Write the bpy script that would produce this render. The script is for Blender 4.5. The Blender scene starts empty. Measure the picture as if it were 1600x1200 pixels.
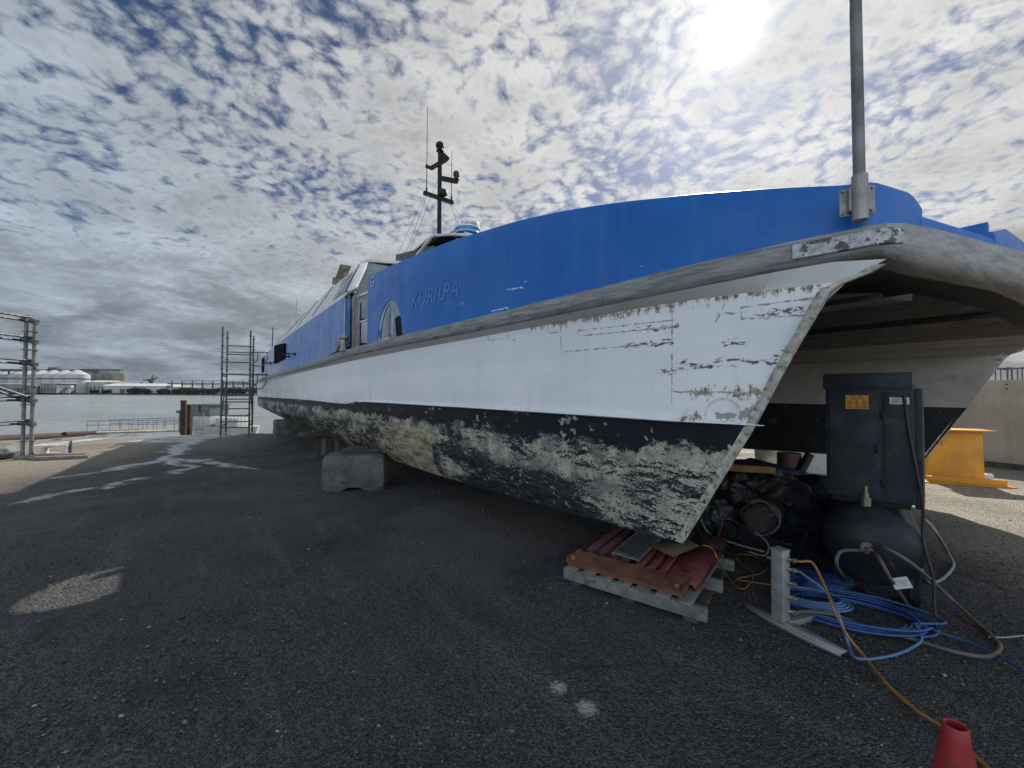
import bpy, bmesh, math, random
from math import radians as R, sin, cos, pi, sqrt
from mathutils import Vector, Matrix, noise as mnoise
random.seed(7)
S = bpy.context.scene
COL = S.collection

# ------------------------------------------------------------------ camera
PITCH, ROLL, EYE = 0.02153, 0.0057, 1.66
cam_d = bpy.data.cameras.new("camera"); cam = bpy.data.objects.new("camera", cam_d); COL.objects.link(cam)
cam_d.sensor_width = 36; cam_d.lens = 36 * 650 / 1600; cam_d.clip_start = .05; cam_d.clip_end = 6000
fw = Vector((0, cos(PITCH), sin(PITCH))); r0 = Vector((1, 0, 0)); u0 = r0.cross(fw)
rt = r0 * cos(ROLL) + u0 * sin(ROLL); up = rt.cross(fw)
m = Matrix((rt, up, -fw)).transposed().to_4x4(); m.translation = (0, 0, EYE)
cam.matrix_world = m
S.camera = cam

# ------------------------------------------------------------------ light
S.view_settings.view_transform = 'Standard'; S.view_settings.look = 'None'
S.view_settings.exposure = 0.42; S.view_settings.gamma = 1
SUN_AZ, SUN_EL = R(28.0), R(38.2)
sd = Vector((sin(SUN_AZ) * cos(SUN_EL), cos(SUN_AZ) * cos(SUN_EL), sin(SUN_EL)))
sl = bpy.data.lights.new("sun", 'SUN'); sl.energy = 4.6; sl.angle = R(.6); sl.color = (1, .93, .82)
so = bpy.data.objects.new("sun", sl); COL.objects.link(so)
so.rotation_euler = sd.to_track_quat('Z', 'Y').to_euler()


# ------------------------------------------------------------------ node helper
class NT:
    def __init__(s, tree): s.t = tree; s.n = tree.nodes; s.l = tree.links
    def sock(s, node_in, v):
        if isinstance(v, bpy.types.NodeSocket): s.l.new(v, node_in)
        elif v is not None:
            try: node_in.default_value = v
            except Exception: node_in.default_value = (*v, 1)
    def m(s, op, a, b=None, c=None, clamp=False):
        n = s.n.new('ShaderNodeMath'); n.operation = op; n.use_clamp = clamp
        s.sock(n.inputs[0], a)
        if b is not None: s.sock(n.inputs[1], b)
        if c is not None: s.sock(n.inputs[2], c)
        return n.outputs[0]
    def v(s, op, a, b=None, scale=None):
        n = s.n.new('ShaderNodeVectorMath'); n.operation = op
        s.sock(n.inputs[0], a)
        if b is not None: s.sock(n.inputs[1], b)
        if scale is not None: s.sock(n.inputs['Scale'], scale)
        return n.outputs['Value'] if op in ('DOT_PRODUCT', 'LENGTH', 'DISTANCE') else n.outputs[0]
    def noise(s, vec, scale, detail=5, rough=.55, dist=0):
        n = s.n.new('ShaderNodeTexNoise'); s.sock(n.inputs['Vector'], vec)
        n.inputs['Scale'].default_value = scale; n.inputs['Detail'].default_value = detail
        n.inputs['Roughness'].default_value = rough; n.inputs['Distortion'].default_value = dist
        return n.outputs['Fac']
    def noisec(s, vec, scale, detail=3):
        n = s.n.new('ShaderNodeTexNoise'); s.sock(n.inputs['Vector'], vec)
        n.inputs['Scale'].default_value = scale; n.inputs['Detail'].default_value = detail
        return n.outputs['Color']
    def voro(s, vec, scale, feature='F1', out='Distance'):
        n = s.n.new('ShaderNodeTexVoronoi'); n.feature = feature; s.sock(n.inputs['Vector'], vec)
        n.inputs['Scale'].default_value = scale
        return n.outputs[out]
    def ss(s, x, a, b, lo=0., hi=1.):
        n = s.n.new('ShaderNodeMapRange'); n.interpolation_type = 'SMOOTHSTEP'
        s.sock(n.inputs['Value'], x); n.inputs['From Min'].default_value = a; n.inputs['From Max'].default_value = b
        n.inputs['To Min'].default_value = lo; n.inputs['To Max'].default_value = hi
        return n.outputs['Result']
    def mix(s, f, a, b):
        n = s.n.new('ShaderNodeMix'); n.data_type = 'RGBA'
        s.sock(n.inputs[0], f)
        for i, c in ((6, a), (7, b)):
            if isinstance(c, bpy.types.NodeSocket): s.l.new(c, n.inputs[i])
            else: n.inputs[i].default_value = (*c, 1) if len(c) == 3 else c
        return n.outputs[2]
    def xyz(s, x, y, z):
        n = s.n.new('ShaderNodeCombineXYZ')
        for i, q in enumerate((x, y, z)): s.sock(n.inputs[i], q)
        return n.outputs[0]
    def sep(s, v):
        n = s.n.new('ShaderNodeSeparateXYZ'); s.l.new(v, n.inputs[0]); return n.outputs
    def coord(s, k='Object'): return s.n.new('ShaderNodeTexCoord').outputs[k]
    def bump(s, h, strength=.5, dist=.01, nrm=None):
        n = s.n.new('ShaderNodeBump'); s.sock(n.inputs['Height'], h)
        n.inputs['Strength'].default_value = strength; n.inputs['Distance'].default_value = dist
        if nrm is not None: s.l.new(nrm, n.inputs['Normal'])
        return n.outputs[0]
    def seg(s, p, a, b):      # distance from p to the segment a-b (3-D vectors)
        ax = Vector(a); d = Vector(b) - ax; L = max(d.length, 1e-6); d /= L
        q = s.v('SUBTRACT', p, tuple(ax))
        t = s.m('MINIMUM', s.m('MAXIMUM', s.v('DOT_PRODUCT', q, tuple(d)), 0.), L)
        return s.v('LENGTH', s.v('SUBTRACT', q, s.v('SCALE', tuple(d), scale=t)))
    def minall(s, xs):
        r = xs[0]
        for x in xs[1:]: r = s.m('MINIMUM', r, x)
        return r


def mat(name, fn, rough=.5, metal=0., spec=.5):
    M = bpy.data.materials.new(name); M.use_nodes = True
    n = NT(M.node_tree); b = M.node_tree.nodes['Principled BSDF']
    b.inputs['Roughness'].default_value = rough; b.inputs['Metallic'].default_value = metal
    b.inputs['Specular IOR Level'].default_value = spec
    r = fn(n)
    if not isinstance(r, dict): r = {'Base Color': r}
    for k, x in r.items():
        if isinstance(x, bpy.types.NodeSocket): n.l.new(x, b.inputs[k])
        elif isinstance(x, tuple): b.inputs[k].default_value = (*x, 1)
        else: b.inputs[k].default_value = x
    return M


def plain(name, c, rough=.5, metal=0., var=.25, scale=6., dirt=None, dscale=3., dlo=.55, dhi=.7, bump=0., bscale=60., spec=.5):
    """a painted / worn surface: base colour with tone variation, optional dirt patches and fine bump"""
    def f(n):
        o = n.coord()
        k = n.noise(o, scale, 6, .6)
        a = tuple(x * (1 - var) for x in c); b = tuple(min(1, x * (1 + var)) for x in c)
        col = n.mix(n.ss(k, .3, .7), a, b)
        rr = n.ss(n.noise(o, scale * 2.3, 5), .3, .7, max(.05, rough - .12), min(1, rough + .12))
        if dirt:
            col = n.mix(n.ss(n.noise(o, dscale, 8, .65), dlo, dhi), col, dirt)
        r = {'Base Color': col, 'Roughness': rr}
        if bump: r['Normal'] = n.bump(n.noise(o, bscale, 6, .6), bump, .01)
        return r
    return mat(name, f, rough, metal, spec)


# ------------------------------------------------------------------ sky
W = bpy.data.worlds.new("World"); S.world = W; W.use_nodes = True
n = NT(W.node_tree); bg = W.node_tree.nodes['Background']
sky = W.node_tree.nodes.new('ShaderNodeTexSky'); sky.sky_type = 'NISHITA'; sky.sun_disc = False
sky.sun_elevation = SUN_EL; sky.sun_rotation = SUN_AZ
bg.inputs['Strength'].default_value = .1
d = n.v('NORMALIZE', n.coord('Generated'))
dx, dy, dz = n.sep(d)
dzp = n.m('MAXIMUM', dz, 0.)
q = n.m('DIVIDE', 1., n.m('ADD', dzp, .20))
p = n.xyz(n.m('MULTIPLY', dx, q), n.m('MULTIPLY', dy, q), 0.)
wob = n.v('SCALE', n.v('SUBTRACT', n.noisec(p, 3.2), (.5, .5, .5)), scale=.16)
pw = n.v('ADD', p, wob)
pf_ = n.v('ADD', pw, n.v('SCALE', n.noisec(p, 18., 2), scale=.05))
puff = n.m('SUBTRACT', 1., n.voro(pf_, 23.))
cell = n.noise(pw, 19., 6, .58)
fine = n.noise(pw, 60., 5, .62)
cover = n.noise(n.v('ADD', p, (3.7, 1.9, 0)), 2.1, 4, .55)
dens = n.m('ADD', n.m('ADD', n.m('MULTIPLY', cell, .50), n.m('MULTIPLY', cover, .52)), n.m('ADD', n.m('MULTIPLY', fine, .16), n.m('MULTIPLY', puff, .20)))
low = n.ss(dz, .05, .40, 1., 0.)
dens = n.m('ADD', dens, n.m('MULTIPLY', low, .26))
alpha = n.ss(dens, .525, .75)
thick = n.ss(dens, .68, .95)
sdot = n.m('MAXIMUM', n.v('DOT_PRODUCT', d, tuple(sd)), 0.)
g1 = n.m('POWER', sdot, 5.); g2 = n.m('POWER', sdot, 36.); g3 = n.m('POWER', sdot, 1300.)
lowc = n.noise(n.v('MULTIPLY', d, (5., 5., 16.)), 1.3, 6, .6, .3)
hz = n.m('MULTIPLY', n.ss(dz, .02, .36, .82, 1.), n.mix(low, n.ss(n.noise(p, 4., 6, .6, .3), .3, .72, .86, 1.14), n.ss(lowc, .36, .68, .70, 1.5)))
br = n.m('ADD', n.m('MULTIPLY', n.m('ADD', .325, n.m('MULTIPLY', g1, .22)), hz), n.m('MULTIPLY', g2, .09))
# unseen front-lit clouds behind the camera, brightened low down to fill the hull side
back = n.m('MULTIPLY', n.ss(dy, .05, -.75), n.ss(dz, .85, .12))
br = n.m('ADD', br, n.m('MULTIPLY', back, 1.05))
br = n.m('MULTIPLY', br, n.ss(thick, 0., 1., 1.10, .90))
br = n.m('MULTIPLY', br, 10.)                     # background strength is 0.1
warm = n.mix(n.ss(sdot, .3, .95), (.82, .96, 1.12), (.99, .985, .975))
ccol = n.v('SCALE', warm, scale=br)
scol = n.v('MULTIPLY', sky.outputs[0], (.235, .285, .375))
scol = n.v('ADD', scol, n.v('SCALE', (1., .97, .9), scale=n.m('MULTIPLY', g2, .35)))
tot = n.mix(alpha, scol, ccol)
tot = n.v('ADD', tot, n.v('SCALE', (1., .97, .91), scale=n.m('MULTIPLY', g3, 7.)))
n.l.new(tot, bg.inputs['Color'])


# ------------------------------------------------------------------ mesh helper
class MB:
    def __init__(s): s.v = []; s.f = []; s.mi = []; s.cur = 0
    def add(s, vs, fs):
        o = len(s.v); s.v += [tuple(x) for x in vs]
        for f in fs: s.f.append(tuple(i + o for i in f)); s.mi.append(s.cur)
        return s
    def box(s, c, size, rz=0., rx=0., ry=0., taper=1.):
        hx, hy, hz_ = size[0] / 2, size[1] / 2, size[2] / 2
        M = Matrix.Rotation(rz, 3, 'Z') @ Matrix.Rotation(ry, 3, 'Y') @ Matrix.Rotation(rx, 3, 'X')
        vs = []
        for z in (-hz_, hz_):
            k = taper if z > 0 else 1
            for x, y in ((-hx, -hy), (hx, -hy), (hx, hy), (-hx, hy)):
                vs.append(M @ Vector((x * k, y * k, z)) + Vector(c))
        return s.add(vs, [(3, 2, 1, 0), (4, 5, 6, 7), (0, 1, 5, 4), (1, 2, 6, 5), (2, 3, 7, 6), (3, 0, 4, 7)])
    def bar(s, a, b, w, h, upv=(0, 0, 1)):
        a, b = Vector(a), Vector(b); d = (b - a).normalized(); U = Vector(upv)
        if abs(d.dot(U)) > .98: U = Vector((1, 0, 0))
        x = d.cross(U).normalized(); y = x.cross(d)
        vs = [P + x * i * w / 2 + y * j * h / 2 for P in (a, b) for i, j in ((-1, -1), (1, -1), (1, 1), (-1, 1))]
        return s.add(vs, [(3, 2, 1, 0), (4, 5, 6, 7), (0, 1, 5, 4), (1, 2, 6, 5), (2, 3, 7, 6), (3, 0, 4, 7)])
    def cyl(s, a, b, r, r2=None, k=12, cap=True):
        a, b = Vector(a), Vector(b); r2 = r if r2 is None else r2; d = (b - a).normalized()
        x = d.orthogonal().normalized(); y = d.cross(x)
        vs = [P + (x * cos(2 * pi * i / k) + y * sin(2 * pi * i / k)) * q for P, q in ((a, r), (b, r2)) for i in range(k)]
        fs = [(i, (i + 1) % k, k + (i + 1) % k, k + i) for i in range(k)]
        if cap: fs += [tuple(range(k - 1, -1, -1)), tuple(range(k, 2 * k))]
        return s.add(vs, fs)
    def lathe(s, prof, base=(0, 0, 0), axis=(0, 0, 1), k=28):
        d = Vector(axis).normalized(); x = d.orthogonal().normalized(); y = d.cross(x); b = Vector(base); vs = []
        for r_, h in prof:
            for i in range(k): vs.append(b + d * h + (x * cos(2 * pi * i / k) + y * sin(2 * pi * i / k)) * max(r_, 1e-4))
        fs = [(j * k + i, j * k + (i + 1) % k, (j + 1) * k + (i + 1) % k, (j + 1) * k + i) for j in range(len(prof) - 1) for i in range(k)]
        fs += [tuple(range(k - 1, -1, -1)), tuple((len(prof) - 1) * k + i for i in range(k))]
        return s.add(vs, fs)
    def tube(s, pts, r, k=8, smooth=6, closed=False):
        P = [Vector(q) for q in pts]
        if smooth and len(P) > 2: P = crom(P, smooth)
        vs = []; nrm = None
        for i, q in enumerate(P):
            t = (P[min(i + 1, len(P) - 1)] - P[max(i - 1, 0)]).normalized()
            if nrm is None: nrm = t.orthogonal().normalized()
            nrm = (nrm - t * nrm.dot(t)).normalized(); b = t.cross(nrm)
            for j in range(k): vs.append(q + (nrm * cos(2 * pi * j / k) + b * sin(2 * pi * j / k)) * r)
        fs = [(i * k + j, i * k + (j + 1) % k, (i + 1) * k + (j + 1) % k, (i + 1) * k + j) for i in range(len(P) - 1) for j in range(k)]
        fs += [tuple(range(k - 1, -1, -1)), tuple((len(P) - 1) * k + i for i in range(k))]
        return s.add(vs, fs)
    def grid(s, rows, flip=False):
        nr, nc = len(rows), len(rows[0]); vs = [q for r_ in rows for q in r_]
        fs = [(i * nc + j, i * nc + j + 1, (i + 1) * nc + j + 1, (i + 1) * nc + j) for i in range(nr - 1) for j in range(nc - 1)]
        if flip: fs = [f[::-1] for f in fs]
        return s.add(vs, fs)
    def sweep(s, path, prof, closed_prof=True, caps=True):
        """path: list of (point, out_vector, up_vector); prof: list of (out, up)"""
        rows = [[Vector(p_) + Vector(o_) * a + Vector(u_) * b for a, b in prof] for p_, o_, u_ in path]
        k = len(prof); vs = [q for r_ in rows for q in r_]; fs = []
        for i in range(len(rows) - 1):
            for j in range(k if closed_prof else k - 1):
                fs.append((i * k + j, i * k + (j + 1) % k, (i + 1) * k + (j + 1) % k, (i + 1) * k + j))
        if caps and closed_prof: fs += [tuple(range(k - 1, -1, -1)), tuple((len(rows) - 1) * k + i for i in range(k))]
        return s.add(vs, fs)
    def prism(s, poly, ext):
        """poly: planar 3-D outline, extruded by vector ext"""
        k = len(poly); e = Vector(ext); vs = [Vector(q) for q in poly] + [Vector(q) + e for q in poly]
        return s.add(vs, [tuple(range(k - 1, -1, -1)), tuple(range(k, 2 * k))] + [(i, (i + 1) % k, k + (i + 1) % k, k + i) for i in range(k)])
    def build(s, name, mats, parent=None, smooth=True, ang=35, bevel=0., fixn=True):
        me = bpy.data.meshes.new(name); me.from_pydata(s.v, [], s.f); me.update()
        for x in (mats if isinstance(mats, (list, tuple)) else [mats]): me.materials.append(x)
        if isinstance(mats, (list, tuple)): me.polygons.foreach_set('material_index', s.mi)
        if fixn or bevel:
            bm = bmesh.new(); bm.from_mesh(me)
            if fixn: bmesh.ops.recalc_face_normals(bm, faces=bm.faces)
            if bevel:
                es = [e for e in bm.edges if len(e.link_faces) == 2 and e.calc_face_angle(0) > R(40)]
                bmesh.ops.bevel(bm, geom=es, offset=bevel, segments=2, profile=.6, affect='EDGES', clamp_overlap=True)
            bm.to_mesh(me); bm.free()
        if smooth:
            me.polygons.foreach_set('use_smooth', [True] * len(me.polygons)); me.set_sharp_from_angle(angle=R(ang))
        o = bpy.data.objects.new(name, me); COL.objects.link(o)
        if parent: o.parent = parent
        return o


def crom(P, k):
    out = []
    for i in range(len(P) - 1):
        a, b, c, d_ = P[max(i - 1, 0)], P[i], P[i + 1], P[min(i + 2, len(P) - 1)]
        for j in range(k):
            t = j / k
            out.append(.5 * ((2 * b) + (c - a) * t + (2 * a - 5 * b + 4 * c - d_) * t * t + (3 * b - a - 3 * c + d_) * t ** 3))
    return out + [P[-1]]


def tag(o, label=None, cat=None, group=None, kind=None):
    for k, x in (('label', label), ('category', cat), ('group', group), ('kind', kind)):
        if x: o[k] = x
    return o
def empty(name, loc, rz=0., label=None, cat=None, group=None):
    o = bpy.data.objects.new(name, None); COL.objects.link(o); o.location = loc; o.rotation_euler = (0, 0, rz); o.empty_display_size = .2
    return tag(o, label, cat, group)
def copy_tree(o, parent=None):
    c = o.copy(); COL.objects.link(c); c.parent = parent
    for ch in [x for x in COL.objects if x.parent == o]: copy_tree(ch, c)
    return c
def lerp_tab(tab, x):
    if x <= tab[0][0]: return tab[0][1]
    for (a, va), (b, vb) in zip(tab, tab[1:]):
        if x <= b: return va + (vb - va) * (x - a) / (b - a)
    return tab[-1][1]
def smooth_tab(tab, x):        # catmull-rom on a table, for fair curves
    if x <= tab[0][0]: return tab[0][1]
    if x >= tab[-1][0]: return tab[-1][1]
    for i in range(len(tab) - 1):
        if x <= tab[i + 1][0]:
            x0, y0 = tab[i]; x1, y1 = tab[i + 1]; h = x1 - x0; t = (x - x0) / h
            m0 = (y1 - tab[i - 1][1]) / (x1 - tab[i - 1][0]) if i > 0 else (y1 - y0) / h
            m1 = (tab[i + 2][1] - y0) / (tab[i + 2][0] - x0) if i + 2 < len(tab) else (y1 - y0) / h
            return (2*t**3-3*t*t+1)*y0 + (t**3-2*t*t+t)*h*m0 + (-2*t**3+3*t*t)*y1 + (t**3-t*t)*h*m1
def gz(x, y):
    s_ = -.36 * x + .9 * y - 4
    return -.021 * max(0., s_) - .06 * max(0., s_ - 18.5)

# ------------------------------------------------------------------ ground
def edge_y(x): return 23.1 + 1.73 * (x + 18.25) if x < -18.25 else 23.1 + .35 * min(1, (x + 18.25) / 3)
STREAKS = [[(-13.9, 16.4), (-14.68, 16.95)], [(-12.96, 16.91), (-11.3, 14.2), (-9.55, 11.6), (-9.3, 10.98), (-9.3, 9.57), (-9.42, 8.56)],
           [(-9.55, 11.6), (-7.83, 10.02), (-7.33, 9.13), (-7.51, 8.47), (-7.43, 7.66), (-7.78, 7.09), (-7.64, 6.48)],
           [(-9.11, 11.34), (-8.73, 11.34), (-6.01, 9.81)], [(-17.18, 15.05), (-17.57, 17.28), (-17.55, 19.53)]]
def f_ground(n):
    o = n.coord(); x, y, z = n.sep(o); flat = n.xyz(x, y, 0.)
    big = n.noise(flat, .35, 5, .6); med = n.noise(flat, 2.2, 6, .65)
    st = n.voro(flat, 105., out='Color'); sd_ = n.voro(flat, 105.); s2 = n.voro(flat, 50., out='Color'); sd2 = n.voro(flat, 50.)
    sv = n.sep(st)[0]; sv2 = n.sep(s2)[0]
    base = n.mix(n.ss(big, .35, .68), (.036, .036, .037), (.066, .063, .060))
    base = n.mix(n.m('MULTIPLY', n.ss(med, .48, .70), .6), base, (.020, .021, .024))
    tyre = n.noise(n.v('MULTIPLY', n.xyz(n.m('ADD', n.m('MULTIPLY', x, .8), n.m('MULTIPLY', y, .6)), n.m('SUBTRACT', n.m('MULTIPLY', y, .8), n.m('MULTIPLY', x, .6)), 0.), (2.6, .22, 1.)), 1.3, 5, .6)
    base = n.mix(n.ss(tyre, .52, .66, 0., .55), base, (.085, .082, .078)); base = n.mix(n.ss(n.noise(n.v('ADD', flat, (9, 4, 0)), .8, 6, .65), .56, .68, 0., .7), base, (.016, .016, .018))
    # dusty gravel right and far left, with sunlit brightness painted into its colour
    sunlit_tone = n.m('MAXIMUM', n.ss(n.m('ADD', n.m('SUBTRACT', x, n.m('MULTIPLY', y, .25)), n.m('MULTIPLY', big, 1.4)), 3.4, 5.6),
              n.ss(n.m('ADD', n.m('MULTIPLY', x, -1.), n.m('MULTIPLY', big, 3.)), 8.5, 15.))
    base = n.mix(n.m('MULTIPLY', sunlit_tone, .85), base, (.25, .218, .17))
    stone = n.v('SCALE', base, scale=n.m('MULTIPLY', n.ss(sv, 0., 1., .30, 1.95), n.ss(n.noise(flat, 130., 3, .7), .3, .7, .7, 1.35)))
    stone = n.mix(n.m('MULTIPLY', n.m('GREATER_THAN', sv2, .982), .5), stone, (.13, .128, .12))
    stone = n.mix(n.m('MULTIPLY', n.m('LESS_THAN', sv2, .10), .5), stone, (.016, .016, .018))
    dryp = n.ss(n.v('LENGTH', n.v('MULTIPLY', n.v('SUBTRACT', n.v('ADD', flat, n.v('SCALE', n.noisec(flat, 1.6, 4), scale=1.2)), (.2, 5.9, 0.)), (.75, .55, 0.))), 1.0, .75)
    stone = n.mix(n.m('MULTIPLY', dryp, .5), stone, (.12, .108, .095))
    # foamy run-off streaks, the sky reflected in the water painted in as white
    wv = n.v('ADD', flat, n.v('SCALE', n.v('SUBTRACT', n.noisec(flat, 1.1, 4), (.5, .5, .5)), scale=1.1))
    ds = [n.seg(wv, (*a, 0), (*b, 0)) for s_ in STREAKS for a, b in zip(s_, s_[1:])]
    dm = n.minall(ds)
    far = n.ss(y, 8., 18., .13, .40)
    k = n.m('SUBTRACT', dm, n.m('MULTIPLY', far, n.ss(n.noise(flat, 2.8, 6, .7), .32, .66, 0.38, 1.35)))
    k = n.m('ADD', k, n.m('MULTIPLY', n.m('SUBTRACT', n.noise(n.v('MULTIPLY', flat, (1., 1., 1.)), 11., 7, .75), .47), .55))
    wet = n.ss(k, .09, -.11); halo = n.ss(k, .9, .0)
    stone = n.mix(n.m('MULTIPLY', halo, .3), stone, (.035, .035, .037))
    patch = n.ss(n.v('LENGTH', n.v('MULTIPLY', n.v('SUBTRACT', wv, (-14.0, 18.2, 0)), (.75, .42, 0.))), 1.25, .8)
    wet = n.m('MAXIMUM', wet, n.m('MULTIPLY', patch, n.ss(n.noise(flat, 1.7, 5), .38, .5)))
    col = n.mix(n.m('MULTIPLY', wet, n.ss(n.noise(flat, 9., 5), .3, .6, .35, .95)), stone, (.62, .64, .65))
    # two splashes of pale grit
    for (a, b, r_) in ((.27, 2.36, .075), (.40, 2.21, .085)):
        dd = n.v('LENGTH', n.v('SUBTRACT', flat, (a, b, 0)))
        msk = n.ss(n.m('ADD', dd, n.m('MULTIPLY', n.noise(flat, 45., 5, .7), .13)), r_ + .055, r_ - .005)
        col = n.mix(n.m('MULTIPLY', msk, .75), col, (.50, .49, .46))
    h = n.m('ADD', n.m('MULTIPLY', n.m('SUBTRACT', 1., sd_), .5), n.m('MULTIPLY', n.m('SUBTRACT', 1., sd2), .7))
    h = n.m('ADD', h, n.m('MULTIPLY', med, .9))
    return {'Base Color': col, 'Roughness': n.m('SUBTRACT', n.ss(n.noise(flat, .8, 4), .3, .7, .62, .92), n.m('MULTIPLY', wet, .45)),
            'Normal': n.bump(h, 1., .022), 'Specular IOR Level': .45}
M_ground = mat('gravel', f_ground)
g = MB()
xs = [-400, -200, -100, -60, -40, -30] + [-26 + i * .5 for i in range(100)] + [26, 32, 40, 60, 100, 200, 400]
ts = [-60, -25, -12, -6, -3] + [-1 + i * .35 for i in range(70)]
rows = []
for x in xs:
    ey = max(edge_y(x), -250.)
    row = []
    ys = [ey - 200, ey - 60] + [ey - 30 + 30 * (i / 75) for i in range(76)]
    for y in ys:
        z = gz(x, y)
        if abs(x) < 25 and -6 < y < 24:
            z += .028 * mnoise.noise(Vector((x * .55, y * .55, 0))) + .012 * mnoise.noise(Vector((x * 1.9, y * 1.9, 3)))
        if y > ey - .5: z -= .05 * random.random()
        row.append((x, y, z))
    row.append((x, ey + .02, -3.2)); rows.append(row)
g.grid(rows, flip=True)
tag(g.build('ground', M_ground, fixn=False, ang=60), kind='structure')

def f_water(n):
    o = n.coord(); s_ = n.v('MULTIPLY', o, (.35, 1., 1.))
    h = n.m('ADD', n.noise(s_, .32, 7, .7), n.m('MULTIPLY', n.noise(s_, 1.6, 4, .6), .5))
    far = n.noise(n.v('MULTIPLY', o, (.02, .07, 1.)), 1., 4, .6)
    return {'Base Color': n.mix(n.ss(far, .35, .65), (.22, .25, .265), (.28, .31, .325)), 'Roughness': .16, 'Normal': n.bump(h, 1., .9)}
M_water = mat('river_water', f_water, .12)
wm = MB(); wm.add([(-4000, -600, -2.3), (4000, -600, -2.3), (4000, 4500, -2.3), (-4000, 4500, -2.3)], [(0, 1, 2, 3)])
tag(wm.build('water', M_water), kind='structure')
gbm = MB()
M_bank = plain('bank_earth', (.06, .065, .05), .95, var=.5, scale=.05)
gbm.grid([[(x, 396, -2.6), (x, 398.5, -1.2), (x, 402, -.7), (x, 900, -.6)] for x in range(-900, 901, 60)], flip=True)
tag(gbm.build('far_bank', M_bank), kind='structure')

def f_grit(c):
    return plain('pebble', c, .8, var=.5, scale=40.)
pm = MB()
def stone(x, y, r_, i):
    pm.cur = i; z = gz(x, y) + r_ * .25
    vs = [Vector(q) for q in ((1, 0, 0), (-1, 0, 0), (0, 1, 0), (0, -1, 0), (0, 0, .7), (0, 0, -.7), (.6, .6, .35), (-.6, .55, .3))]
    a = random.random() * 6.3; sx = random.uniform(.7, 1.4)
    vv = [Matrix.Rotation(a, 3, 'Z') @ Vector((q.x * sx * random.uniform(.8, 1.2), q.y * random.uniform(.8, 1.2), q.z)) * r_ + Vector((x, y, z)) for q in vs[:6]]
    pm.add(vv, [(0, 2, 4), (2, 1, 4), (1, 3, 4), (3, 0, 4), (2, 0, 5), (1, 2, 5), (3, 1, 5), (0, 3, 5)])
for i in range(24000):
    dd = 1.2 + 6.5 * random.random() ** 1.35; a = random.uniform(-58, 58); x, y = dd * sin(R(a)) * 1.15, dd * cos(R(a))
    if y < .7: continue
    stone(x, y, random.choice((.004, .005, .006, .007, .008, .011)) * random.uniform(.8, 1.3), random.choice((0, 0, 0, 0, 1, 1, 1, 2)) if random.random() < .97 else random.choice((2, 2, 3)))
for i in range(60):
    dd = 1.5 + 9 * random.random(); a = random.uniform(-58, 58); stone(dd * sin(R(a)), dd * cos(R(a)), random.uniform(.012, .024), random.choice((0, 1, 1, 2)))
tag(pm.build('loose_stones', [f_grit((.030, .030, .032)), f_grit((.065, .064, .064)), f_grit((.12, .118, .112)), f_grit((.27, .26, .25))], smooth=False, fixn=False), kind='stuff')

# ------------------------------------------------------------------ ferry (boat frame: x aft, y inboard, z up)
TH = R(34.9); TIP = (1.1576, 2.8469, 0.)
BU = Vector((-sin(TH), cos(TH), 0)); BV = Vector((cos(TH), sin(TH), 0))
SP = 6.53; LEN = 24.6
ferry = bpy.data.objects.new('ferry', None); COL.objects.link(ferry)
# x axis = aft, y axis must be left-handed flipped: inboard is to the right of aft, so local y = -inboard
ferry.location = TIP; ferry.rotation_euler = (0, 0, math.atan2(BU.y, BU.x))
tag(ferry, 'large blue and white catamaran ferry hauled out on blocks with peeling black bottom paint', 'ferry')
def L(u, v, z): return Vector((u, -v, z))            # boat (aft, inboard, up) -> local
def w(u, v, z=0.): return Vector((TIP[0], TIP[1], 0)) + BU * u + BV * v + Vector((0, 0, z))

SEGS = [(0.07, 2.298, 0.062, 1.598), (0.061, 1.675, -0.524, 1.671), (0.95, 2.203, 0.024, 2.174), (0.942, 2.155, 0.025, 2.126), (0.95, 2.203, 0.942, 2.155), (0.024, 2.174, 0.025, 2.126), (1.161, 2.28, 1.147, 2.03), (1.147, 2.03, 0.065, 2.021),
        (-0.393, 2.192, -0.816, 2.185), (-0.393, 2.122, -0.743, 2.094), (-0.39, 2.192, -0.393, 2.122), (-0.239, 2.126, -0.287, 2.228), (-0.249, 2.175, -0.367, 2.161), (2.355, 2.365, 2.268, 2.239), (2.268, 2.239, 1.913, 2.239), (1.97, 2.343, 1.913, 2.239), (1.333, 2.288, 1.318, 2.219), (1.318, 2.219, 1.147, 2.22), (2.579, 2.378, 1.534, 2.312), (1.876, 2.231, 1.786, 2.177)]
CHIPS = [(-0.492, 2.133, -0.743, 2.133), (-0.509, 2.147, -0.736, 2.115), (-0.723, 2.144, -0.769, 2.098), (-0.809, 2.183, -0.736, 2.165), (-0.285, 1.988, -0.405, 1.976), (0.006, 1.873, -0.079, 1.849), (-0.079, 1.844, -0.238, 1.836), (-0.248, 1.873, -0.348, 1.862), (-0.348, 1.862, -0.483, 1.856), (-0.507, 1.851, -0.584, 1.844), (-0.584, 1.889, -0.665, 1.887), (-0.643, 1.893, -0.661, 1.931), (0.175, 1.811, -0.015, 1.831), (.45, 2.028, .065, 2.021), (.35, 2.131, .03, 2.126)]
RUSTY = [(1.534, 2.312, 0.485, 2.289), (0.485, 2.289, -0.201, 2.283), (-0.201, 2.283, -0.75, 2.265), (-.05, 1.50, -.11, 1.515), (-.33, 1.662, -.5, 1.668), (-.45, 1.53, -.5, 1.6), (-.1, 1.67, -.2, 1.668)]
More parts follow.
